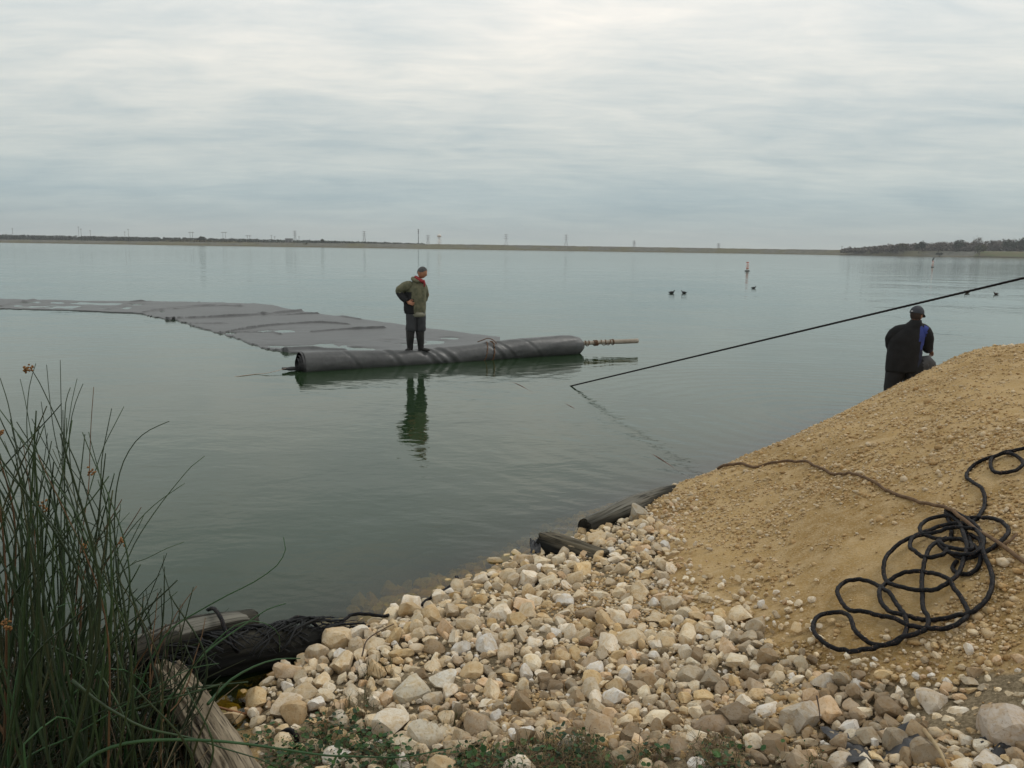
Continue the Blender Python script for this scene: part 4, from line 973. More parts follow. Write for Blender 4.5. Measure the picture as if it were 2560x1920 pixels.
o = scrap('cloth_scrap', 1338, 1392, .045, .10, 8, 'tatter of dark grey cloth hanging over stones left of the broken post', .06, .10)

# ------------------------------------------------------------------ long thin branch over the mound
BR = mat('branch_bark', (.17, .105, .055), .9, (.10, .06, .035), nscale=14, bump=.5, bscale=60)
bp = [(1795, 1168), (1830, 1161), (1862, 1156), (1885, 1162), (1915, 1158), (1960, 1156), (2010, 1160), (2060, 1174), (2120, 1192), (2200, 1216), (2280, 1247), (2340, 1273), (2362, 1285), (2420, 1318), (2470, 1345), (2510, 1372), (2560, 1402), (2640, 1450)]
st2 = catmull(np.array(bp, float), 5.0); G = onground(st2[:, 0], st2[:, 1], .02)
for _ in range(3): G[1:-1] = (G[:-2] + 2 * G[1:-1] + G[2:]) / 4
L_ = np.cumsum(np.concatenate([[0], np.linalg.norm(np.diff(G, axis=0), axis=1)])); G[:, 2] = Hn(G[:, 0], G[:, 1]) + .022 + .012 * np.sin(L_ * 5) + np.interp(st2[:, 0][:len(G)], [2300, 2380, 2500, 2600], [0, .04, .03, .0])
br = empty('branch', G[0], label='long thin brown branch lying across the mound and over the coiled rope', cat='branch')
MB().tube(G - G[0], np.interp(L_ / L_[-1], [0, .2, 1], [.016, .013, .011]), 8).build('stem', BR, br)
i_ = np.argmin(abs(st2[:, 0] - 2505)); q = G[i_] - G[0]
MB().tube([q, q + [.05, .02, .02], q + [.10, .045, .05]], [.010, .008, .006], 6).build('side_twig', BR, br)
def stick(pts, r_, label, z=.03, material=BR, name='stick'):
    st = catmull(np.array(pts, float), 6.0); G = onground(st[:, 0], st[:, 1], z); return tag(MB().tube(G, np.linspace(r_, r_ * .5, len(G)), 6).build(name, material), label, 'stick')
DRY = mat('dry_reed', (.40, .31, .18), .8, (.28, .19, .10), nscale=8)
stick([(2310, 1825), (2345, 1870), (2372, 1925)], .010, 'pale dry stick lying over the brown boulder at the bottom edge', .09, DRY)
stick([(1770, 1270), (1736, 1180), (1782, 1187)][1:], .006, 'tiny pale twig at the water edge of the mound', .02, DRY)
tag(MB().tube(level_path([(508, 1758, .02), (560, 1772, .02), (600, 1782, .015), (632, 1786, .01)]), .007, 6).build('stick', mat('orange_stick', (.30, .15, .07), .7)), 'orange brown stick floating in the shallow pool beside the log', 'stick')
stick([(905, 1640), (918, 1600), (960, 1572), (985, 1560)], .005, 'thin dark twig bent over cobbles below the shore rope', .10, mat('dark_twig', (.07, .045, .03), .9))
stick([(2042, 1740), (2048, 1775), (2050, 1800)], .004, 'thin black twig lying on the biggest flat boulder', .14, MATS['dark_twig'])

# ------------------------------------------------------------------ people
def skin(name, V, E, Rr, mt, parent, root=0, sub=2, post=None):
    me = bpy.data.meshes.new(name); me.from_pydata([tuple(float(a) for a in v) for v in V], E, []); o = bpy.data.objects.new(name, me); COL.objects.link(o)
    bm = bmesh.new(); bm.from_mesh(me); lay = bm.verts.layers.skin.verify(); bm.verts.ensure_lookup_table()
    for i, r_ in enumerate(Rr):
        rx = r_ if isinstance(r_, (tuple, list)) else (r_, r_); bm.verts[i][lay].radius = rx; bm.verts[i][lay].use_root = (i == root)
    bm.to_mesh(me); bm.free()
    o.modifiers.new('s', 'SKIN').use_smooth_shade = True; sb = o.modifiers.new('u', 'SUBSURF'); sb.levels = sub; sb.render_levels = sub
    bpy.context.view_layer.update(); dg = bpy.context.evaluated_depsgraph_get(); ev = o.evaluated_get(dg).to_mesh()
    VV = np.array([v.co[:] for v in ev.vertices]); FF = [list(p_.vertices) for p_ in ev.polygons]; o.evaluated_get(dg).to_mesh_clear()
    bpy.data.objects.remove(o); bpy.data.meshes.remove(me)
    if mt is None: return VV, FF
    if post is not None: VV = post(VV)
    return obj(name, mesh_np(name, VV, FF, mt, True), parent)
def wrinkle(amp, sc, seed, st=(1, 1, 1)):
    def f(V): 
        c_ = V.mean(0); n_ = V - c_; n_[:, 2] *= .1; n_ /= np.linalg.norm(n_, axis=1)[:, None] + 1e-9
        return V + n_ * (np.abs(fbm(V * sc * np.array(st), 3, seed)) * -2 * amp + amp * .5)[:, None]
    return f
def repaint(o, mats_, fn):
    me = o.data; me.materials.clear(); [me.materials.append(m_) for m_ in mats_]
    for p_ in me.polygons: p_.material_index = fn(p_.center)
def head(o_parent, c, yaw, pitch, sk, r_=.105):
    """head as one surface with brow, nose, chin; returns verts/faces; +x faces forward"""
    V, Fc = ICO[3]; V = V.copy()
    V = V * [1.0, .78, 1.18]
    x, y, z = V.T
    fr = np.clip(x, 0, 1)
    x = x - .12 * fr * np.clip(z - .3, 0, 1) + .10 * np.exp(-((z + .95) / .22) ** 2) * fr          # brow / chin
    x = x + .30 * np.exp(-((z + .12) / .20) ** 2 - (y / .13) ** 2) * (x > 0)                       # nose
    x = x - .07 * np.exp(-((z - .12) / .12) ** 2) * (x > 0) * np.exp(-((np.abs(y) - .3) / .15) ** 2)  # eye sockets
    x = x + .05 * np.exp(-((z + .52) / .07) ** 2 - (y / .25) ** 2) * (x > 0)                       # lips
    y = y * (1 - .28 * np.clip(-z - .3, 0, 1)); x = np.where((z < -.3) & (x < 0), x * (1 - .35 * np.clip(-z - .3, 0, 1)), x)
    V = np.stack([x, y, z], -1) * r_
    Mx = rotm(0, pitch, yaw); return V @ Mx.T + c, Fc, Mx
def hand_geo(wrist, d, n_, curl=.6, s=1.0, flip=1):
    """palm + five fingers; d = forward, n_ = palm normal"""
    d = np.array(d, float); d /= np.linalg.norm(d); n_ = np.array(n_, float); n_ -= d * (n_ @ d); n_ /= np.linalg.norm(n_); sdv = np.cross(d, n_) * flip
    mbh = MB(); w0 = np.array(wrist, float); V, Fc = ellip((0, 0, 0), (.052 * s, .042 * s, .018 * s), 2); Mx = np.stack([d, sdv, n_], 1); mbh.add(V @ Mx.T + w0 + d * .05 * s, Fc)
    for k_, (ofs, ln) in enumerate([(-.030, .068), (-.010, .078), (.010, .074), (.029, .058)]):
        b0 = w0 + d * .085 * s + sdv * ofs * s; p = [b0 - d * .02 * s, b0]; dd_ = d.copy()
        for j in range(3): 
            ang = curl * (.5 + .35 * j); dd_ = d * math.cos(ang) - n_ * math.sin(ang); b0 = b0 + dd_ * ln * s * (.42, .32, .26)[j]; p.append(b0)
        mbh.tube(np.array(p), [.0095 * s, .0095 * s, .009 * s, .0085 * s, .006 * s], 7)
    b0 = w0 + d * .03 * s - sdv * .032 * s; dv = (d * .7 - sdv * .7); mbh.tube(np.array([b0, b0 + dv * .035 * s, b0 + dv * .05 * s + d * .02 * s, b0 + dv * .055 * s + d * .04 * s - n_ * .01]), [.013 * s, .011 * s, .010 * s, .007 * s], 7)
    return np.vstack(mbh.V), mbh.F
def body_mesh(root, SKIN, hd, hands, V, E, Rr, rt=0):
    VV, FF = skin('body', V, E, Rr, None, None, rt, 2); mb = MB(); mb.add(VV, FF); mb.add(hd[0], hd[1]); [mb.add(*h_) for h_ in hands]
    return mb.build('body', SKIN, root)
SKIN1 = mat('skin_tan', (.42, .20, .12), .6, (.36, .17, .10), nscale=20); HAIR = mat('hair_dark_grey', (.045, .042, .042), .8, (.10, .10, .10), nscale=40)
OLIVE = mat('jacket_olive', (.170, .160, .100), .85, (.075, .078, .048), nscale=11, bump=.5, bscale=18, bdist=.02); BLK = mat('jacket_black', (.010, .010, .011), .88, (.017, .017, .018), nscale=6, bump=.4, bscale=18, bdist=.02)
RED = mat('hood_red', (.30, .035, .04), .8, (.22, .03, .03), nscale=10); PANT = mat('trousers_charcoal', (.050, .052, .055), .9, (.036, .037, .04), nscale=5, bump=.5, bscale=16, bdist=.02)
BOOT = mat('boots_black', (.014, .014, .014), .6, (.024, .022, .02), nscale=6); SHIRT = mat('shirt_beige', (.26, .25, .19), .9); EYE = mat('eye_dark', (.02, .015, .012), .3)
def loft(sections, n=28, open_=True):
    """sections: (x, y, z, rx, ry) stacked upward"""
    q = catmull(np.array(sections, float), .035); a = np.linspace(0, 2 * math.pi, n, endpoint=False)[None]
    V = np.stack([q[:, 0:1] + q[:, 3:4] * np.cos(a), q[:, 1:2] + q[:, 4:5] * np.sin(a), q[:, 2:3] + 0 * a], -1); m_ = len(q)
    F_ = quads_grid(m_, n, True).tolist() + [list(range(n))[::-1], [(m_ - 1) * n + j for j in range(n)]]
    return V.reshape(-1, 3), F_
def cloth(name, parts, mt, parent, amp=.012, sc=9, seed=1):
    mb = MB()
    for V_, F_ in parts:
        V_ = np.asarray(V_); c_ = V_.mean(0); d_ = V_ - c_; d_[:, 2] *= .15; d_ /= np.linalg.norm(d_, axis=1)[:, None] + 1e-9
        f_ = np.abs(fbm(V_ * sc * np.array([1, 1, 1.7]) + seed, 3, seed)) * -3.0 + .35; mb.add(V_ + d_ * (amp * f_)[:, None], F_)
    return mb.build(name, mt, parent)
def sleeve(pts, rs, n=16): p_ = catmull(np.array(pts, float), .03); return tube(p_, np.interp(np.linspace(0, 1, len(p_)), np.linspace(0, 1, len(rs)), rs), n)
# --- man on the roll: seen three-quarter, head bowed to the right, right hand on hip
tm = 3.62
_c = RV[:, na // 4] + np.array([A0[0], A0[1], 0]); i_m = int(np.argmin(np.abs(proj(_c)[0] - 1037))); MBASE = _c[i_m].copy(); MBASE[2] -= .02
man = empty('person', MBASE, label='man in olive jacket standing on the fabric roll, head bowed, hand on hip', cat='person')
man.scale = (1.04, 1.04, 1.055)
V = [(0, 0, .88), (.0, 0, 1.05), (.03, 0, 1.30), (.075, -.01, 1.46), (.125, -.02, 1.545), (-.12, -.12, 1.385), (-.315, -.02, 1.245), (-.13, -.20, 1.045), (.20, .12, 1.37), (.255, .27, 1.17), (.17, .16, 1.02),
     (-.10, -.03, .84), (-.105, -.05, .47), (-.12, .0, .09), (.11, .04, .84), (.12, .02, .47), (.135, .03, .09)]
E = [(0, 1), (1, 2), (2, 3), (3, 4), (2, 5), (5, 6), (6, 7), (2, 8), (8, 9), (9, 10), (0, 11), (11, 12), (12, 13), (0, 14), (14, 15), (15, 16)]
Rr = [.10, .10, .10, .06, .052, .04, .034, .026, .04, .034, .026, .07, .05, .035, .07, .05, .035]
hc = np.array([.165, -.03, 1.655]); hd = head(man, hc, R(-22), R(28), None, .106)
hnd = [hand_geo((-.13, -.205, 1.05), (.92, -.25, -.25), (.1, -1, .2), .75, 1.0), hand_geo((.17, .16, 1.02), (-.5, -.6, -.3), (0, .6, .8), .7, 1.0)]
body_mesh(man, SKIN1, hd, hnd, V, E, Rr)
# ear, eye
Mx = hd[2]
for s_ in (-1, 1):
    V_, F_ = ellip((0, 0, 0), (.018, .008, .030), 1); MB().add((V_ + [-.012, .083 * s_, -.005]) @ Mx.T + hc, F_).build('ear', SKIN1, man)
    V_, F_ = ellip((0, 0, 0), (.010, .013, .008), 1); MB().add((V_ + [.085, .034 * s_, .012]) @ Mx.T + hc, F_).build('eye', EYE, man)
# hair cap
Vh, Fh = ICO[3]; xx, yy, zz_ = Vh.T; keepv = (zz_ * 1.0 - np.clip(xx, 0, 1) * .75 + .10 > .0) | (xx < -.45) & (zz_ > -.55)
Fk = [list(f) for f in Fh if keepv[f].all()]; Vq = Vh * [1.06, .87, 1.22] * .106 * (1 + fbm(Vh * 6, 2, 3)[:, None] * .08); Vq[:, 0] -= .12 * .106 * np.clip(Vh[:, 0], 0, 1) * np.clip(Vh[:, 2] * 1.18 - .3, 0, 1)
hm = obj('hair', mesh_np('hair', Vq @ Mx.T + hc, Fk, HAIR, True), man)
# jacket
jk = cloth('jacket', [loft([(.005, 0, .795, .225, .165), (.0, 0, .86, .238, .17), (.0, 0, 1.0, .240, .175), (.005, 0, 1.15, .238, .178), (.015, 0, 1.28, .232, .17), (.03, 0, 1.38, .205, .15), (.06, -.01, 1.45, .14, .12), (.085, -.01, 1.50, .09, .09)]),
    sleeve([(-.07, -.05, 1.40), (-.14, -.09, 1.375), (-.22, -.08, 1.34), (-.30, -.04, 1.285), (-.305, -.04, 1.235), (-.25, -.09, 1.165), (-.19, -.15, 1.10), (-.14, -.19, 1.055)], [.085, .105, .105, .098, .088, .085, .07, .055]),
    sleeve([(.10, .04, 1.39), (.17, .09, 1.34), (.20, .14, 1.24), (.205, .18, 1.15), (.19, .16, 1.06)], [.08, .09, .08, .07, .055])], OLIVE, man, .016, 8, 4)
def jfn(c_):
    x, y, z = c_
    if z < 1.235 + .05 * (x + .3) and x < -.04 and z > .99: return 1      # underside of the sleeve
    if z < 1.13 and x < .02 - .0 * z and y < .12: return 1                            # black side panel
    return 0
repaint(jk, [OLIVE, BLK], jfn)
cloth('shirt_hem', [loft([(.055, -.01, .735, .165, .14), (.05, -.01, .78, .185, .155), (.04, -.005, .83, .19, .16)])], SHIRT, man, .006, 12, 6)
# hood: olive outer roll and red lining round the neck
hp = catmull([(.115 + .09 * math.cos(a_) * 1.0, -.02 + .095 * math.sin(a_), 1.50 - .055 * math.cos(a_)) for a_ in np.linspace(0.5, 5.8, 9)], .02)
MB().tube(hp, .034, 10).build('collar_lining', RED, man)
hp2 = catmull([(.07 + .10 * math.cos(a_), -.02 + .13 * math.sin(a_), 1.475 - .045 * math.cos(a_)) for a_ in np.linspace(1.2, 5.1, 8)], .02)
MB().tube(hp2, np.interp(np.linspace(0, 1, len(hp2)), [0, .5, 1], [.03, .05, .03]), 10).build('hood', OLIVE, man)
MB().tube([(.20, -.10, 1.50), (.225, -.12, 1.43), (.215, -.13, 1.36)], [.02, .024, .01], 8).build('collar_lining', RED, man)
# trousers and boots
cloth('trousers', [loft([(-.07, -.04, .43, .108, .11), (-.072, -.045, .47, .118, .12), (-.065, -.04, .60, .112, .125), (-.055, -.02, .74, .13, .14), (-.03, 0, .84, .16, .15)]),
    loft([(.125, .02, .43, .098, .105), (.128, .02, .47, .108, .112), (.125, .02, .60, .105, .12), (.115, .01, .74, .12, .14), (.08, 0, .84, .15, .15)])], PANT, man, .014, 10, 9)
for sx, y0, kx, tox in ((-1, -.05, -.095, (-.07, -.16)), (1, .02, .115, (.22, -.10))):
    cloth('boot', [loft([(kx * 1.06, y0 + .03, .02, .058, .062), (kx * 1.06, y0 + .03, .07, .062, .066), (kx * 1.04, y0 + .02, .14, .068, .07), (kx, y0, .28, .082, .085), (kx * .94, y0, .40, .092, .095), (kx * .92, y0, .47, .095, .098)]),
        ellip((kx * 1.06 + tox[0] * .45, y0 + .03 + tox[1] * .45, .035), (.12, .05, .035), 3, rotm(0, 0, math.atan2(tox[1], tox[0])))], BOOT, man, .012, 11, 13)
# --- man on the bank, seen from behind, right foot up on the mound
B2 = aty(2272, 762, 13.0); ztop2 = B2[2]; OFF = ztop2 - 1.80
man2 = empty('person', (B2[0], 13.0, OFF), label='man seen from behind in black coat and cap at the mound', cat='person')
CAPM = mat('cap_grey', (.030, .034, .042), .8, (.045, .05, .06), nscale=10); COAT = mat('coat_black', (.008, .008, .009), .9, (.015, .015, .016), nscale=6, bump=.5, bscale=16, bdist=.02); BLUE = mat('coat_blue', (.035, .055, .24), .8, (.025, .04, .17), nscale=6)
NAVY = mat('coat_navy', (.022, .028, .06), .8); GREYT = mat('trouser_knee_grey', (.07, .07, .072), .85, (.05, .05, .052), nscale=8, bump=.5, bscale=14, bdist=.02); SKIN2 = mat('skin_red', (.30, .16, .11), .6)
V = [(.02, 0, .88), (.03, 0, 1.1), (.06, 0, 1.34), (.13, 0, 1.50), (.15, .01, 1.58), (-.17, 0, 1.36), (-.15, .10, 1.12), (-.02, .24, 1.0), (.28, 0, 1.38), (.37, .06, 1.16), (.47, .16, 1.09),
     (-.10, 0, .84), (-.13, .02, .44), (-.15, 0, .06), (.16, .02, .84), (.39, .0, .93), (.36, -.10, .50)]
Rr = [.10, .10, .10, .05, .05, .04, .034, .026, .04, .034, .026, .07, .05, .035, .07, .05, .035]; hc = np.array([.145, .01, 1.65]); hd = head(man2, hc, R(32), R(12), None, .106)
hnd = [hand_geo((.47, .15, 1.09), (.5, .35, -.5), (.5, .1, .9), .9, 1.0), hand_geo((-.02, .24, 1.0), (.8, .3, -.2), (0, 1, 0), .6, 1.0)]
body_mesh(man2, SKIN2, hd, hnd, V, E, Rr); Mx = hd[2]
for s_ in (-1, 1):
    V_, F_ = ellip((0, 0, 0), (.018, .008, .030), 1); MB().add((V_ + [-.012, .083 * s_, -.012]) @ Mx.T + hc, F_).build('ear', SKIN2, man2)
Fk = [list(f) for f in Fh if (Vh[f][:, 2] < .35).all() and (Vh[f][:, 0] < .1).all() and (Vh[f][:, 2] > -.75).all()]
obj('hair', mesh_np('hair', (Vh * [1.05, .86, 1.12] * .106) @ Mx.T + hc, Fk, mat('hair_brown', (.04, .028, .022), .8), True), man2)
Fk = [list(f) for f in Fh if (Vh[f][:, 2] > -.12).all()]
Vc = Vh * [1.16, .97, 1.22] * .106; cap = obj('cap', mesh_np('cap', (Vc + [-.004, 0, .012]) @ Mx.T + hc, Fk, CAPM, True), man2)
bv = []; 
for rr0 in (0, 1):
    for a_ in np.linspace(-1.0, 1.0, 12): bv.append(((.105 + rr0 * .075 * math.cos(a_)) * math.cos(a_ * .8), .10 * math.sin(a_), .018 - .03 * rr0 * math.cos(a_)))
bv = np.array(bv); bv2 = bv - [0, 0, .006]; F_ = quads_grid(2, 12); allv = np.vstack([bv, bv2]); Ff = F_.tolist() + [[i + 24 for i in f[::-1]] for f in F_.tolist()] + [[12 + i, 13 + i, 37 + i, 36 + i] for i in range(11)]
obj('visor', mesh_np('visor', allv @ Mx.T + hc, Ff, CAPM, True), cap)
V_, F_ = ellip((-.122, .015, .03), (.006, .022, .010), 1); obj('cap_badge', mesh_np('cap_badge', V_ @ Mx.T + hc, F_, mat('badge_white', (.6, .6, .6), .6), True), cap)
ct = cloth('coat', [loft([(-.0, 0, .745, .262, .19), (.0, 0, .82, .268, .19), (.0, 0, .98, .268, .19), (.01, 0, 1.14, .265, .185), (.025, 0, 1.27, .262, .175), (.05, 0, 1.375, .235, .155), (.075, 0, 1.435, .19, .13), (.115, 0, 1.50, .120, .11), (.14, 0, 1.565, .080, .085)]),
    sleeve([(.0, 0, 1.42), (-.11, .02, 1.375), (-.175, .05, 1.31), (-.175, .11, 1.21), (-.12, .18, 1.08), (-.04, .23, 1.0)], [.085, .105, .098, .085, .075, .06]),
    sleeve([(.16, 0, 1.43), (.26, .01, 1.395), (.335, .02, 1.29), (.355, .03, 1.20), (.37, .04, 1.14), (.43, .11, 1.09)], [.09, .115, .11, .10, .088, .07])], COAT, man2, .016, 7, 24)
def cfn(c_):
    x, y, z = c_
    if y < .06:
        if 1.10 < z < 1.47 and .155 + (z - 1.2) * .06 < x < .245 + (z - 1.2) * .20: return 1
        if z <= 1.10 and .165 < x: return 2
    return 0
repaint(ct, [COAT, BLUE, NAVY], cfn)
cloth('trousers', [loft([(-.165, .0, .06, .085, .09), (-.16, 0, .25, .095, .10), (-.15, 0, .45, .115, .12), (-.13, 0, .62, .13, .14), (-.09, 0, .80, .16, .16)]),
    sleeve([(.02, 0, .70), (.16, .0, .76), (.28, .01, .83), (.37, .02, .88), (.385, .0, .82), (.375, -.05, .66), (.365, -.10, .44)], [.17, .165, .14, .125, .118, .10, .085], 20)], GREYT, man2, .012, 8, 33)
bl_ = man2.children[-1]; repaint(bl_, [GREYT, BLK], lambda c_: 0 if (c_[0] > .26) else 1)
skin('boot', [(-.15, 0, .14), (-.15, 0, .04), (-.14, .12, .03), (-.14, .18, .03)], [(0, 1), (1, 2), (2, 3)], [.07, .055, .045, .035], BOOT, man2, 0, 2)
skin('boot', [(.36, -.13, .44), (.36, -.13, .32), (.38, -.02, .34), (.39, .05, .36)], [(0, 1), (1, 2), (2, 3)], [.07, .055, .045, .035], BOOT, man2, 0, 2)

# ------------------------------------------------------------------ buoys and water birds
BW = mat('buoy_white', (.75, .70, .66), .5); BO = mat('buoy_orange', (.60, .12, .07), .5)
def buoy(px, py, top, label):
    P = atz(px, py, 0); hh_ = (py - top) / F * np.linalg.norm(P - CAM); root = empty('buoy', P, label=label, cat='buoy', group='marker buoys on the lake'); r_ = .16
    MB().tube([(0, 0, -.3), (0, 0, hh_)], r_, 14).build('column', BW, root)
    MB().tube([(0, 0, hh_ - .14), (0, 0, hh_ - .02)], r_ + .012, 14).build('band', BO, root); MB().tube([(0, 0, hh_ * .28), (0, 0, hh_ * .38)], r_ + .012, 14).build('band', BO, root)
    dm = catmull([(.13 * math.cos(q), -r_ - .02, hh_ * .62 + .15 * math.sin(q)) for q in np.linspace(0, 6.283, 5)], .03); MB().tube(dm, .02, 5).build('hazard_ring', BO, root)
    MB().tube([(0, 0, -.1), (0, 0, .10)], r_ * 1.9, 14).build('float_collar', mat('float_black', (.03, .03, .03), .6), root); return P, hh_
buoy(1868, 678, 656, 'white and orange marker buoy on the open water left of the perching bird')
Pb, hb = buoy(2331, 668, 654, 'orange and white marker buoy with a dark bird perched on top')
BIRD = mat('bird_black', (.012, .012, .014), .6, (.02, .02, .02), nscale=20); BEAK = mat('beak_pale', (.35, .25, .15), .6)
def bird_swim(px, py, face, label, s=.85, material=BIRD, group='dark water birds floating on the lake'):
    P = atz(px, py, 0); root = empty('water_bird', P, label=label, cat='bird', group=group)
    V, E_, R_ = [(-.20, 0, .06), (-.10, 0, .055), (.02, 0, .06), (.12, 0, .07), (.155, 0, .13), (.165, 0, .19), (.20, 0, .20)], [(0, 1), (1, 2), (2, 3), (3, 4), (4, 5), (5, 6)], [.02, .06, .075, .055, .03, .032, .018]
    V = [(a * face * s, b_, c_ * s) for a, b_, c_ in V]; skin('body', V, E_, [q * s for q in R_], material, root, 2, 2)
    MB().tube([(.205 * face * s, 0, .197 * s), (.25 * face * s, 0, .185 * s)], [.012 * s, .004], 6).build('beak', BEAK, root)
    MB().tube([(-.19 * face * s, 0, .065 * s), (-.25 * face * s, 0, .09 * s)], [.018 * s, .006], 6).build('tail', material, root)
bird_swim(1679, 733, 1, 'leftmost dark water bird of the close pair on the lake, facing right', .92)
bird_swim(1710, 733, -1, 'right bird of the close pair on the lake, turned to face its neighbour')
bird_swim(1884, 721, 1, 'lone dark water bird floating below the marker buoy')
bird_swim(2490, 736, -1, 'brownish water bird floating under the taut rope near the right edge', .85, mat('bird_brown', (.06, .04, .035), .7))
bird_swim(2417, 733, -1, 'water bird half hidden behind the taut rope', .9, MATS['bird_brown'])
cr = empty('perched_bird', (Pb[0], Pb[1], hb), label='dark cormorant-like bird perched on the orange and white buoy', cat='bird')
skin('body', [(-.12, 0, .06), (-.03, 0, .20), (.05, 0, .38), (.12, 0, .52), (.16, 0, .62), (.22, 0, .66)], [(0, 1), (1, 2), (2, 3), (3, 4), (4, 5)], [.04, .11, .12, .07, .05, .04], BIRD, cr, 1, 2)
MB().tube([(.24, 0, .665), (.36, 0, .67)], [.022, .006], 6).build('beak', BEAK, cr); MB().tube([(-.10, 0, .10), (-.2, 0, -.12)], [.05, .02], 6).build('tail', BIRD, cr)
for s_ in (-1, 1): MB().tube([(-.02, .05 * s_, .12), (0, .05 * s_, 0)], .015, 5).build('leg', BIRD, cr)

# ------------------------------------------------------------------ bulrushes
RM = [mat('reed_green', (.030, .058, .018), .5, (.018, .034, .012), nscale=3, spec=.35), mat('reed_dark', (.013, .024, .010), .55, (.022, .036, .013), nscale=3), mat('reed_olive', (.05, .055, .020), .6, (.025, .03, .013), nscale=3), mat('reed_brown', (.12, .065, .028), .8, (.07, .04, .02), nscale=4),
      mat('reed_bright', (.035, .085, .030), .5, (.02, .055, .018), nscale=3)]
clump = empty('bulrush_clump', atz(150, 1900, 0), label='dense clump of tall dark green bulrushes standing in the water at the left edge', cat='reeds'); cl = np.array(clump.location)
def stem(P, r0, r1, mt, name='stem', n_=5): 
    V, Fc = tube(catmull(np.array(P), .06), 1.0, n_); 
    mbx = MB(); pth = catmull(np.array(P), .06); mbx.tube(pth, np.linspace(r0, r1, len(pth)), n_); o = mbx.build(name, mt, clump, loc=(0, 0, 0)); o.location = (0, 0, 0)
    me = o.data; co_ = np.empty(len(me.vertices) * 3, np.float32); me.vertices.foreach_get('co', co_); co_ = co_.reshape(-1, 3) - cl.astype(np.float32); me.vertices.foreach_set('co', co_.ravel()); return o
def cc2(pts): return [(x / 3.072, 860 + y / 3.072) for x, y in pts]
def cc1(pts): return [(x / 2.458, 1280 + y / 2.458) for x, y in pts]
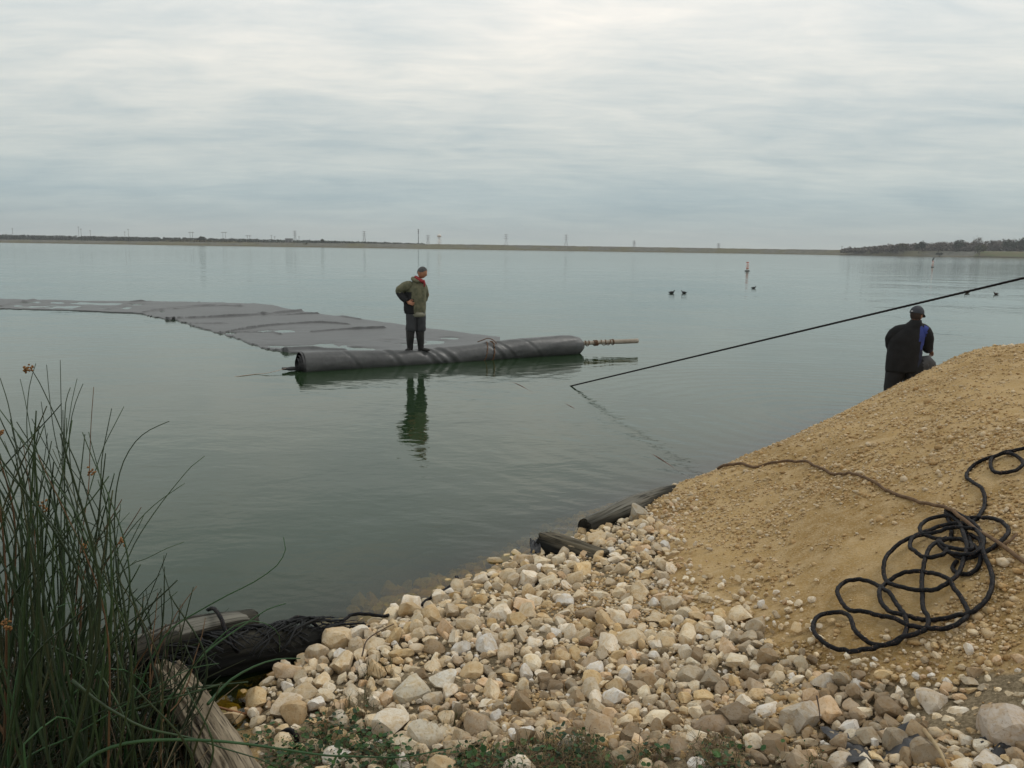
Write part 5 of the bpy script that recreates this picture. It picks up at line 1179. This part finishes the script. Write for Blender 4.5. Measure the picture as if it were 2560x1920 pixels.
hero = [  # (points tip -> base, depth, thickness px, material)
 (cc2([(230, 180), (300, 290), (400, 500), (500, 730), (580, 900), (660, 1130), (740, 1370), (810, 1650)]) + [(290, 1560), (330, 1800)], 4.2, 6, 1),
 (cc2([(1300, 593), (1150, 660), (1040, 750), (950, 900), (900, 1080), (880, 1300), (885, 1560)]) + [(300, 1500), (335, 1700), (350, 1900)], 4.3, 6, 1),
 (cc2([(1572, 860), (1470, 940), (1350, 1080), (1240, 1220), (1120, 1390), (1030, 1540), (980, 1650)]) + [(290, 1480), (250, 1700), (230, 1900)], 4.1, 5, 0),
 (cc2([(1418, 1070), (1300, 1150), (1180, 1240), (1050, 1370), (950, 1500), (880, 1620)]) + [(250, 1480), (190, 1700), (170, 1900)], 4.0, 5, 0),
 (cc2([(858, 495), (820, 680), (780, 900), (775, 1100), (760, 1350), (700, 1600)]) + [(215, 1480), (190, 1800)], 4.3, 6, 1),
 (cc2([(952, 480), (880, 620), (800, 780), (740, 950), (690, 1120), (630, 1350), (560, 1560)]) + [(150, 1560), (120, 1850)], 4.2, 5, 0),
 (cc2([(720, 330), (700, 600), (690, 850), (680, 1100), (640, 1400)]) + [(190, 1500), (170, 1850)], 4.5, 4.5, 3),
 (cc2([(638, 305), (580, 450), (535, 650), (535, 850), (560, 1080), (600, 1300), (640, 1500)]) + [(240, 1560), (280, 1850)], 4.4, 5, 1),
 (cc2([(540, 335), (505, 450), (495, 700), (490, 950), (500, 1200)]) + [(180, 1500), (200, 1850)], 4.2, 6, 1),
 (cc2([(592, 265), (550, 450), (520, 650), (470, 900), (400, 1100), (340, 1350)]) + [(95, 1500), (70, 1850)], 4.4, 4.5, 0),
 (cc2([(463, 125), (468, 400), (475, 700), (480, 1000), (470, 1300)]) + [(150, 1560), (140, 1850)], 4.5, 4.5, 1),
 (cc2([(358, 160), (385, 450), (420, 700), (480, 950), (560, 1250)]) + [(230, 1500), (290, 1850)], 4.4, 4.5, 1),
 (cc2([(275, 150), (225, 330), (205, 600), (220, 850), (240, 1200)]) + [(85, 1500), (100, 1850)], 4.3, 5, 1),
 (cc2([(155, 270), (190, 420), (240, 700), (280, 1000), (300, 1300)]) + [(110, 1500), (140, 1850)], 4.3, 4.5, 0),
 (cc2([(0, 260), (60, 450), (110, 700), (150, 900)]) + [(70, 1300), (90, 1850)], 4.0, 6, 1),
 (cc2([(-20, 480), (100, 640), (220, 800), (400, 1040), (560, 1260), (700, 1560)]) + [(270, 1560), (360, 1850)], 3.9, 7, 0),
 (cc2([(1412, 1520), (1280, 1570), (1120, 1650)]) + cc1([(780, 340), (620, 540), (520, 700)]) + [(160, 1700), (130, 1900)], 3.9, 5, 0),
 (cc2([(995, 1295), (900, 1400), (800, 1520), (700, 1620)]) + [(160, 1500), (80, 1750)], 4.1, 5, 0),
 (cc1([(1742, 155), (1755, 230), (1700, 330), (1560, 430), (1400, 510), (1220, 610), (1060, 710), (960, 850), (860, 1060)]) + [(330, 1760), (310, 1920)], 3.9, 6.5, 4),
 (cc1([(1755, 562), (1640, 600), (1520, 680), (1400, 760), (1280, 850), (1200, 930), (1080, 1100)]) + [(400, 1780), (370, 1930)], 3.8, 8, 4),
 (cc1([(1845, 900), (1700, 905), (1560, 950), (1420, 1030), (1320, 1130)]) + [(520, 1760)], 4.0, 8, 4),
 (cc1([(1718, 860), (1715, 760), (1660, 700), (1560, 670), (1440, 700), (1330, 790), (1230, 900)]) + [(470, 1690), (430, 1800)], 4.0, 5, 4),
 (cc1([(1210, 455), (1120, 570), (1050, 690), (960, 900)]) + [(370, 1750), (350, 1900)], 4.0, 5.5, 3),
 (cc1([(1008, 265), (1000, 340), (1040, 480), (1062, 620), (1050, 700), (1000, 900)]) + [(400, 1720), (400, 1900)], 3.9, 5.5, 1),
 (cc1([(968, 495), (960, 600), (935, 800), (925, 900)]) + [(375, 1750), (380, 1900)], 4.1, 5, 3),
 (cc1([(1262, 650), (1240, 760), (1195, 900), (1160, 1040), (1090, 1180), (1020, 1250)]) + [(400, 1850)], 3.7, 6, 3),
 (cc1([(1345, 930), (1180, 960), (1020, 1040), (860, 1130), (640, 1260), (440, 1380), (120, 1573)]), 3.5, 6, 4),
 (cc1([(2212, 1503), (2000, 1495), (1750, 1460), (1550, 1430), (1300, 1405), (1000, 1400), (780, 1420), (600, 1480), (480, 1573)]), 3.3, 9, 4),
 (cc1([(1700, 1570), (1600, 1520), (1400, 1460), (1180, 1390), (900, 1330), (740, 1250)]) + [(240, 1750), (180, 1700)], 3.4, 8, 0),
 (cc1([(980, 1190), (930, 1100), (850, 1020), (760, 970), (680, 965), (600, 990)]) + [(200, 1720), (150, 1800)], 3.7, 7, 4),
 (cc1([(485, 570), (420, 558), (340, 590), (240, 680), (150, 850)]) + [(40, 1700), (20, 1900)], 3.7, 6, 4),
 (cc1([(460, 1573), (490, 1430), (470, 1320), (420, 1270), (350, 1260), (250, 1330)]) + [(60, 1860)], 3.3, 7, 4),
 (cc1([(480, 45), (560, 70), (640, 130), (700, 230), (760, 350), (800, 470), (850, 620), (900, 760), (940, 950)]) + [(400, 1730), (420, 1920)], 3.9, 6.5, 1),
 (cc1([(0, 690), (140, 700), (240, 790), (380, 850), (520, 920)]) + [(260, 1700), (330, 1850)], 3.6, 6, 0),
]
# the long stem that crosses the weeds to the right lies nearly flat
FLAT = {27, 28}
for k_, (pts, dep, wpx, mi) in enumerate(hero):
    pts = np.array(pts); dps = dep + np.linspace(.25, -.15, len(pts)) * (0 if k_ in FLAT else 1); P = aty(pts[:, 0], pts[:, 1], dps)
    if k_ not in FLAT and k_ not in (20,): P = np.vstack([P, [P[-1][0] + .02, P[-1][1], -.12]])
    if k_ in FLAT:
        P = aty(pts[:, 0], pts[:, 1], np.linspace(3.35, 3.2, len(pts))); 
    if k_ == 27: P = np.vstack([aty(1128, 1871, 3.25), aty(1080, 1880, 3.3), aty(1000, 1893, 3.3), P])
    P = P[::-1]; r0 = wpx / 2 / F * dep * 1.12; stem(P, r0, r0 * .32, RM[mi], 'stem', 7)
g = np.random.default_rng(21)
def top_env(px): return np.interp(px, [-250, 0, 120, 240, 330, 420, 520], [930, 960, 960, 1060, 1250, 1420, 1560])
for k_ in range(190):
    bx = g.uniform(-190, 430) if k_ % 3 else g.uniform(-60, 300); dep = g.uniform(3.15, 5.0); base = aty(bx, 1800, dep); base[2] = -.12
    tx = bx + g.normal() * 130 + (30 if bx > 200 else 0); ty = top_env(tx) + abs(g.normal()) * 260 + 20
    tip = aty(tx, min(ty, 1700), dep + g.normal() * .25); ln_ = tip - base; bow = np.array([g.normal() * .22, g.normal() * .05, 0])
    P = [base, base + ln_ * .33 + bow * .5, base + ln_ * .66 + bow * .7, tip + np.array([(tx - bx) / 2070 * dep * .25, 0, -.03 * abs(g.normal())])]
    r0 = g.uniform(.0052, .0115); stem(P, r0, r0 * .3, RM[g.choice([0, 1, 1, 1, 2, 0, 3], p=[.28, .2, .2, .12, .12, .04, .04])])
SPK = mat('spikelet_brown', (.24, .12, .04), .9, (.14, .07, .03), nscale=60)
for (px, py, dep) in [(72, 918, 4.3), (62, 925, 4.3), (229, 1180, 4.2), (103, 1262, 4.2), (113, 1275, 4.2), (302, 1354, 4.0), (12, 1558, 3.6), (16, 1572, 3.6), (5, 1080, 4.2), (215, 1362, 4.1)]:
    c_ = aty(px, py, dep) - cl; mb = MB()
    for j in range(9): V_, F_ = ellip(c_ + g.normal(size=3) * .009, (.006, .006, .010), 1, rotm(g.random() * 3, g.random() * 3, 0)); mb.add(V_, F_)
    mb.build('spikelet', SPK, clump)
# dead stems and litter at the foot of the clump
mb = MB()
for k_ in range(900):
    bx = g.uniform(-150, 470); dep = g.uniform(3.0, 4.9); b0 = aty(bx, 1800, dep); b0[2] = g.random() * .10 - .04; a = g.normal() * .7 + (0 if g.random() < .5 else 1.57); el_ = abs(g.normal()) * .35 if g.random() < .5 else 1.1 + g.normal() * .3; L0 = g.uniform(.12, .5)
    d_ = np.array([math.cos(a) * math.cos(el_), math.sin(a) * math.cos(el_), math.sin(el_)]); cc = np.array([(.030, .035, .016), (.05, .035, .02), (.018, .026, .012), (.12, .09, .05)][g.choice(4, p=[.35, .25, .32, .08])])
    mb.tube([b0 - cl, b0 + d_ * L0 * .5 - cl + g.normal(size=3) * .01, b0 + d_ * L0 - cl], [.005, .004, .002], 4, caps=False) if False else mb.add(*tube(np.array([b0 - cl, b0 + d_ * L0 * .5 - cl + g.normal(size=3) * .01, b0 + d_ * L0 - cl]), [.005, .004, .002], 4), cc)
TONE = mat('litter', (1, 1, 1), .9, (.8, .8, .8), tone=True)
mb.build('dead_stems', TONE, clump, kind='stuff')

# ------------------------------------------------------------------ weeds between the stones
g = np.random.default_rng(91); n = 26000; px = g.uniform(540, 2080, n); py = g.uniform(1715, 2000, n); ok = inpoly(px, py, WEEDS)
px, py = px[ok], py[ok]; cl_n = fbm2(px, py, 1 / 90.0, 3, 17); green = (g.random(len(px)) < np.interp(px, [600, 900, 1100, 1500, 2050], [.92, .75, .5, .25, .15]))
P = atz(px, py, np.interp(px, [560, 1000, 1400, 2000], [.08, .22, .35, .54])); P[:, 2] = Hn(P[:, 0], P[:, 1])
kp = (g.random(len(px)) < np.clip(.50 + cl_n * 3.4, .02, 1)) & (P[:, 2] > -.02); P = P[kp]; green = green[kp]; clk = cl_n[kp]
VL, FL, CL = [], [], []; o_ = 0
Pg = P[green]; 
for i in range(len(Pg)):
    s_ = .007 + .022 * g.random() ** 2; a = g.random() * 6.283; til = g.normal() * .5; M3 = rotm(til, g.normal() * .4, a); h_ = g.random() ** 1.6 * .10 + .01
    v = np.array([(0, 0, 0), (.45, .55, .12), (1.05, .42, .0), (1.25, 0, .1), (1.05, -.42, .0), (.45, -.55, .12)]) * s_; v = v @ M3.T + Pg[i] + [0, 0, h_]
    VL.append(v); FL += [[o_, o_ + 1, o_ + 2, o_ + 3], [o_, o_ + 3, o_ + 4, o_ + 5]]; o_ += 6; c_ = np.array([(.022, .060, .014), (.038, .085, .018), (.014, .038, .012), (.07, .08, .022), (.10, .065, .025)][g.choice(5, p=[.34, .22, .24, .12, .08])]) * (.7 + .6 * g.random()); CL.append(np.tile(c_, (6, 1)))
obj('weeds', mesh_np('weeds', np.vstack(VL), FL, mat('weed_leaf', (1, 1, 1), .6, (.85, .9, .8), tone=True), False, cols=np.vstack(CL)), label='low green broad-leaved weeds growing along the bottom edge between the stones', cat='weeds', kind='stuff')
Pd = P[~green]; Pd = Pd[: 7000]; VL, FL, CL = [], [], []; o_ = 0
for i in range(len(Pd)):
    L0 = g.uniform(.03, .12); a = g.random() * 6.283; el_ = abs(g.normal()) * .5; d_ = np.array([math.cos(a) * math.cos(el_), math.sin(a) * math.cos(el_), math.sin(el_)]); sd_ = np.array([-math.sin(a), math.cos(a), 0]) * .0014; b0 = Pd[i] + [0, 0, g.random() * .05]
    p1 = b0 + d_ * L0 * .5 + [0, 0, .01]; p2 = b0 + d_ * L0 - [0, 0, .015]; VL.append(np.array([b0 - sd_, b0 + sd_, p1 + sd_, p1 - sd_, p2])); FL += [[o_, o_ + 1, o_ + 2, o_ + 3], [o_ + 3, o_ + 2, o_ + 4]]; o_ += 5
    c_ = np.array([(.17, .11, .05), (.10, .065, .035), (.22, .16, .08), (.07, .085, .03), (.06, .04, .025)][g.integers(5)]); CL.append(np.tile(c_, (5, 1)))
# a few tufts further up among the stones
for (tx, ty, nn_) in [(935, 1690, 90), (1330, 1885, 60), (905, 1780, 60), (1120, 1815, 60), (850, 1800, 60)]:
    T0 = onground(np.array([float(tx)]), np.array([float(ty)]))[0]
    for j in range(nn_):
        b0 = T0 + np.array([g.normal() * .05, g.normal() * .04, 0]); b0[2] = Hn(b0[0:1], b0[1:2])[0] + .01; a = g.random() * 6.283; L0 = g.uniform(.04, .13); el_ = 1.0 + g.normal() * .45; d_ = np.array([math.cos(a) * math.cos(el_), math.sin(a) * math.cos(el_), math.sin(el_)]); sd_ = np.array([-math.sin(a), math.cos(a), 0]) * .0016
        p1 = b0 + d_ * L0 * .6; p2 = b0 + d_ * L0 + [d_[0] * .02, d_[1] * .02, -.01]; VL.append(np.array([b0 - sd_, b0 + sd_, p1 + sd_, p1 - sd_, p2])); FL += [[o_, o_ + 1, o_ + 2, o_ + 3], [o_ + 3, o_ + 2, o_ + 4]]; o_ += 5
        CL.append(np.tile(np.array([(.13, .10, .05), (.08, .07, .035), (.06, .085, .03)][g.integers(3)]), (5, 1)))
obj('dry_grass', mesh_np('dry_grass', np.vstack(VL), FL, TONE, False, cols=np.vstack(CL)), label='dry brown grass and twiggy litter matted between the weeds and stones', cat='grass', kind='stuff')

# ------------------------------------------------------------------ air: thin haze over the whole place
hz = MB().box((0, 1650, 28), (7600, 3700, 66))
m = bpy.data.materials.new('haze_air'); m.use_nodes = True; t = NT(m.node_tree)
pv = t.n('ShaderNodeVolumePrincipled'); pv.inputs['Color'].default_value = (.86, .91, .95, 1); pv.inputs['Density'].default_value = .00022; pv.inputs['Anisotropy'].default_value = 0.0
o_ = t.n('ShaderNodeOutputMaterial'); t.l(pv.outputs[0], o_.inputs['Volume'])
haze = hz.build('haze', m, None, False); haze['kind'] = 'stuff'; haze['label'] = 'thin pale haze in the air over the lake'; haze['category'] = 'haze'
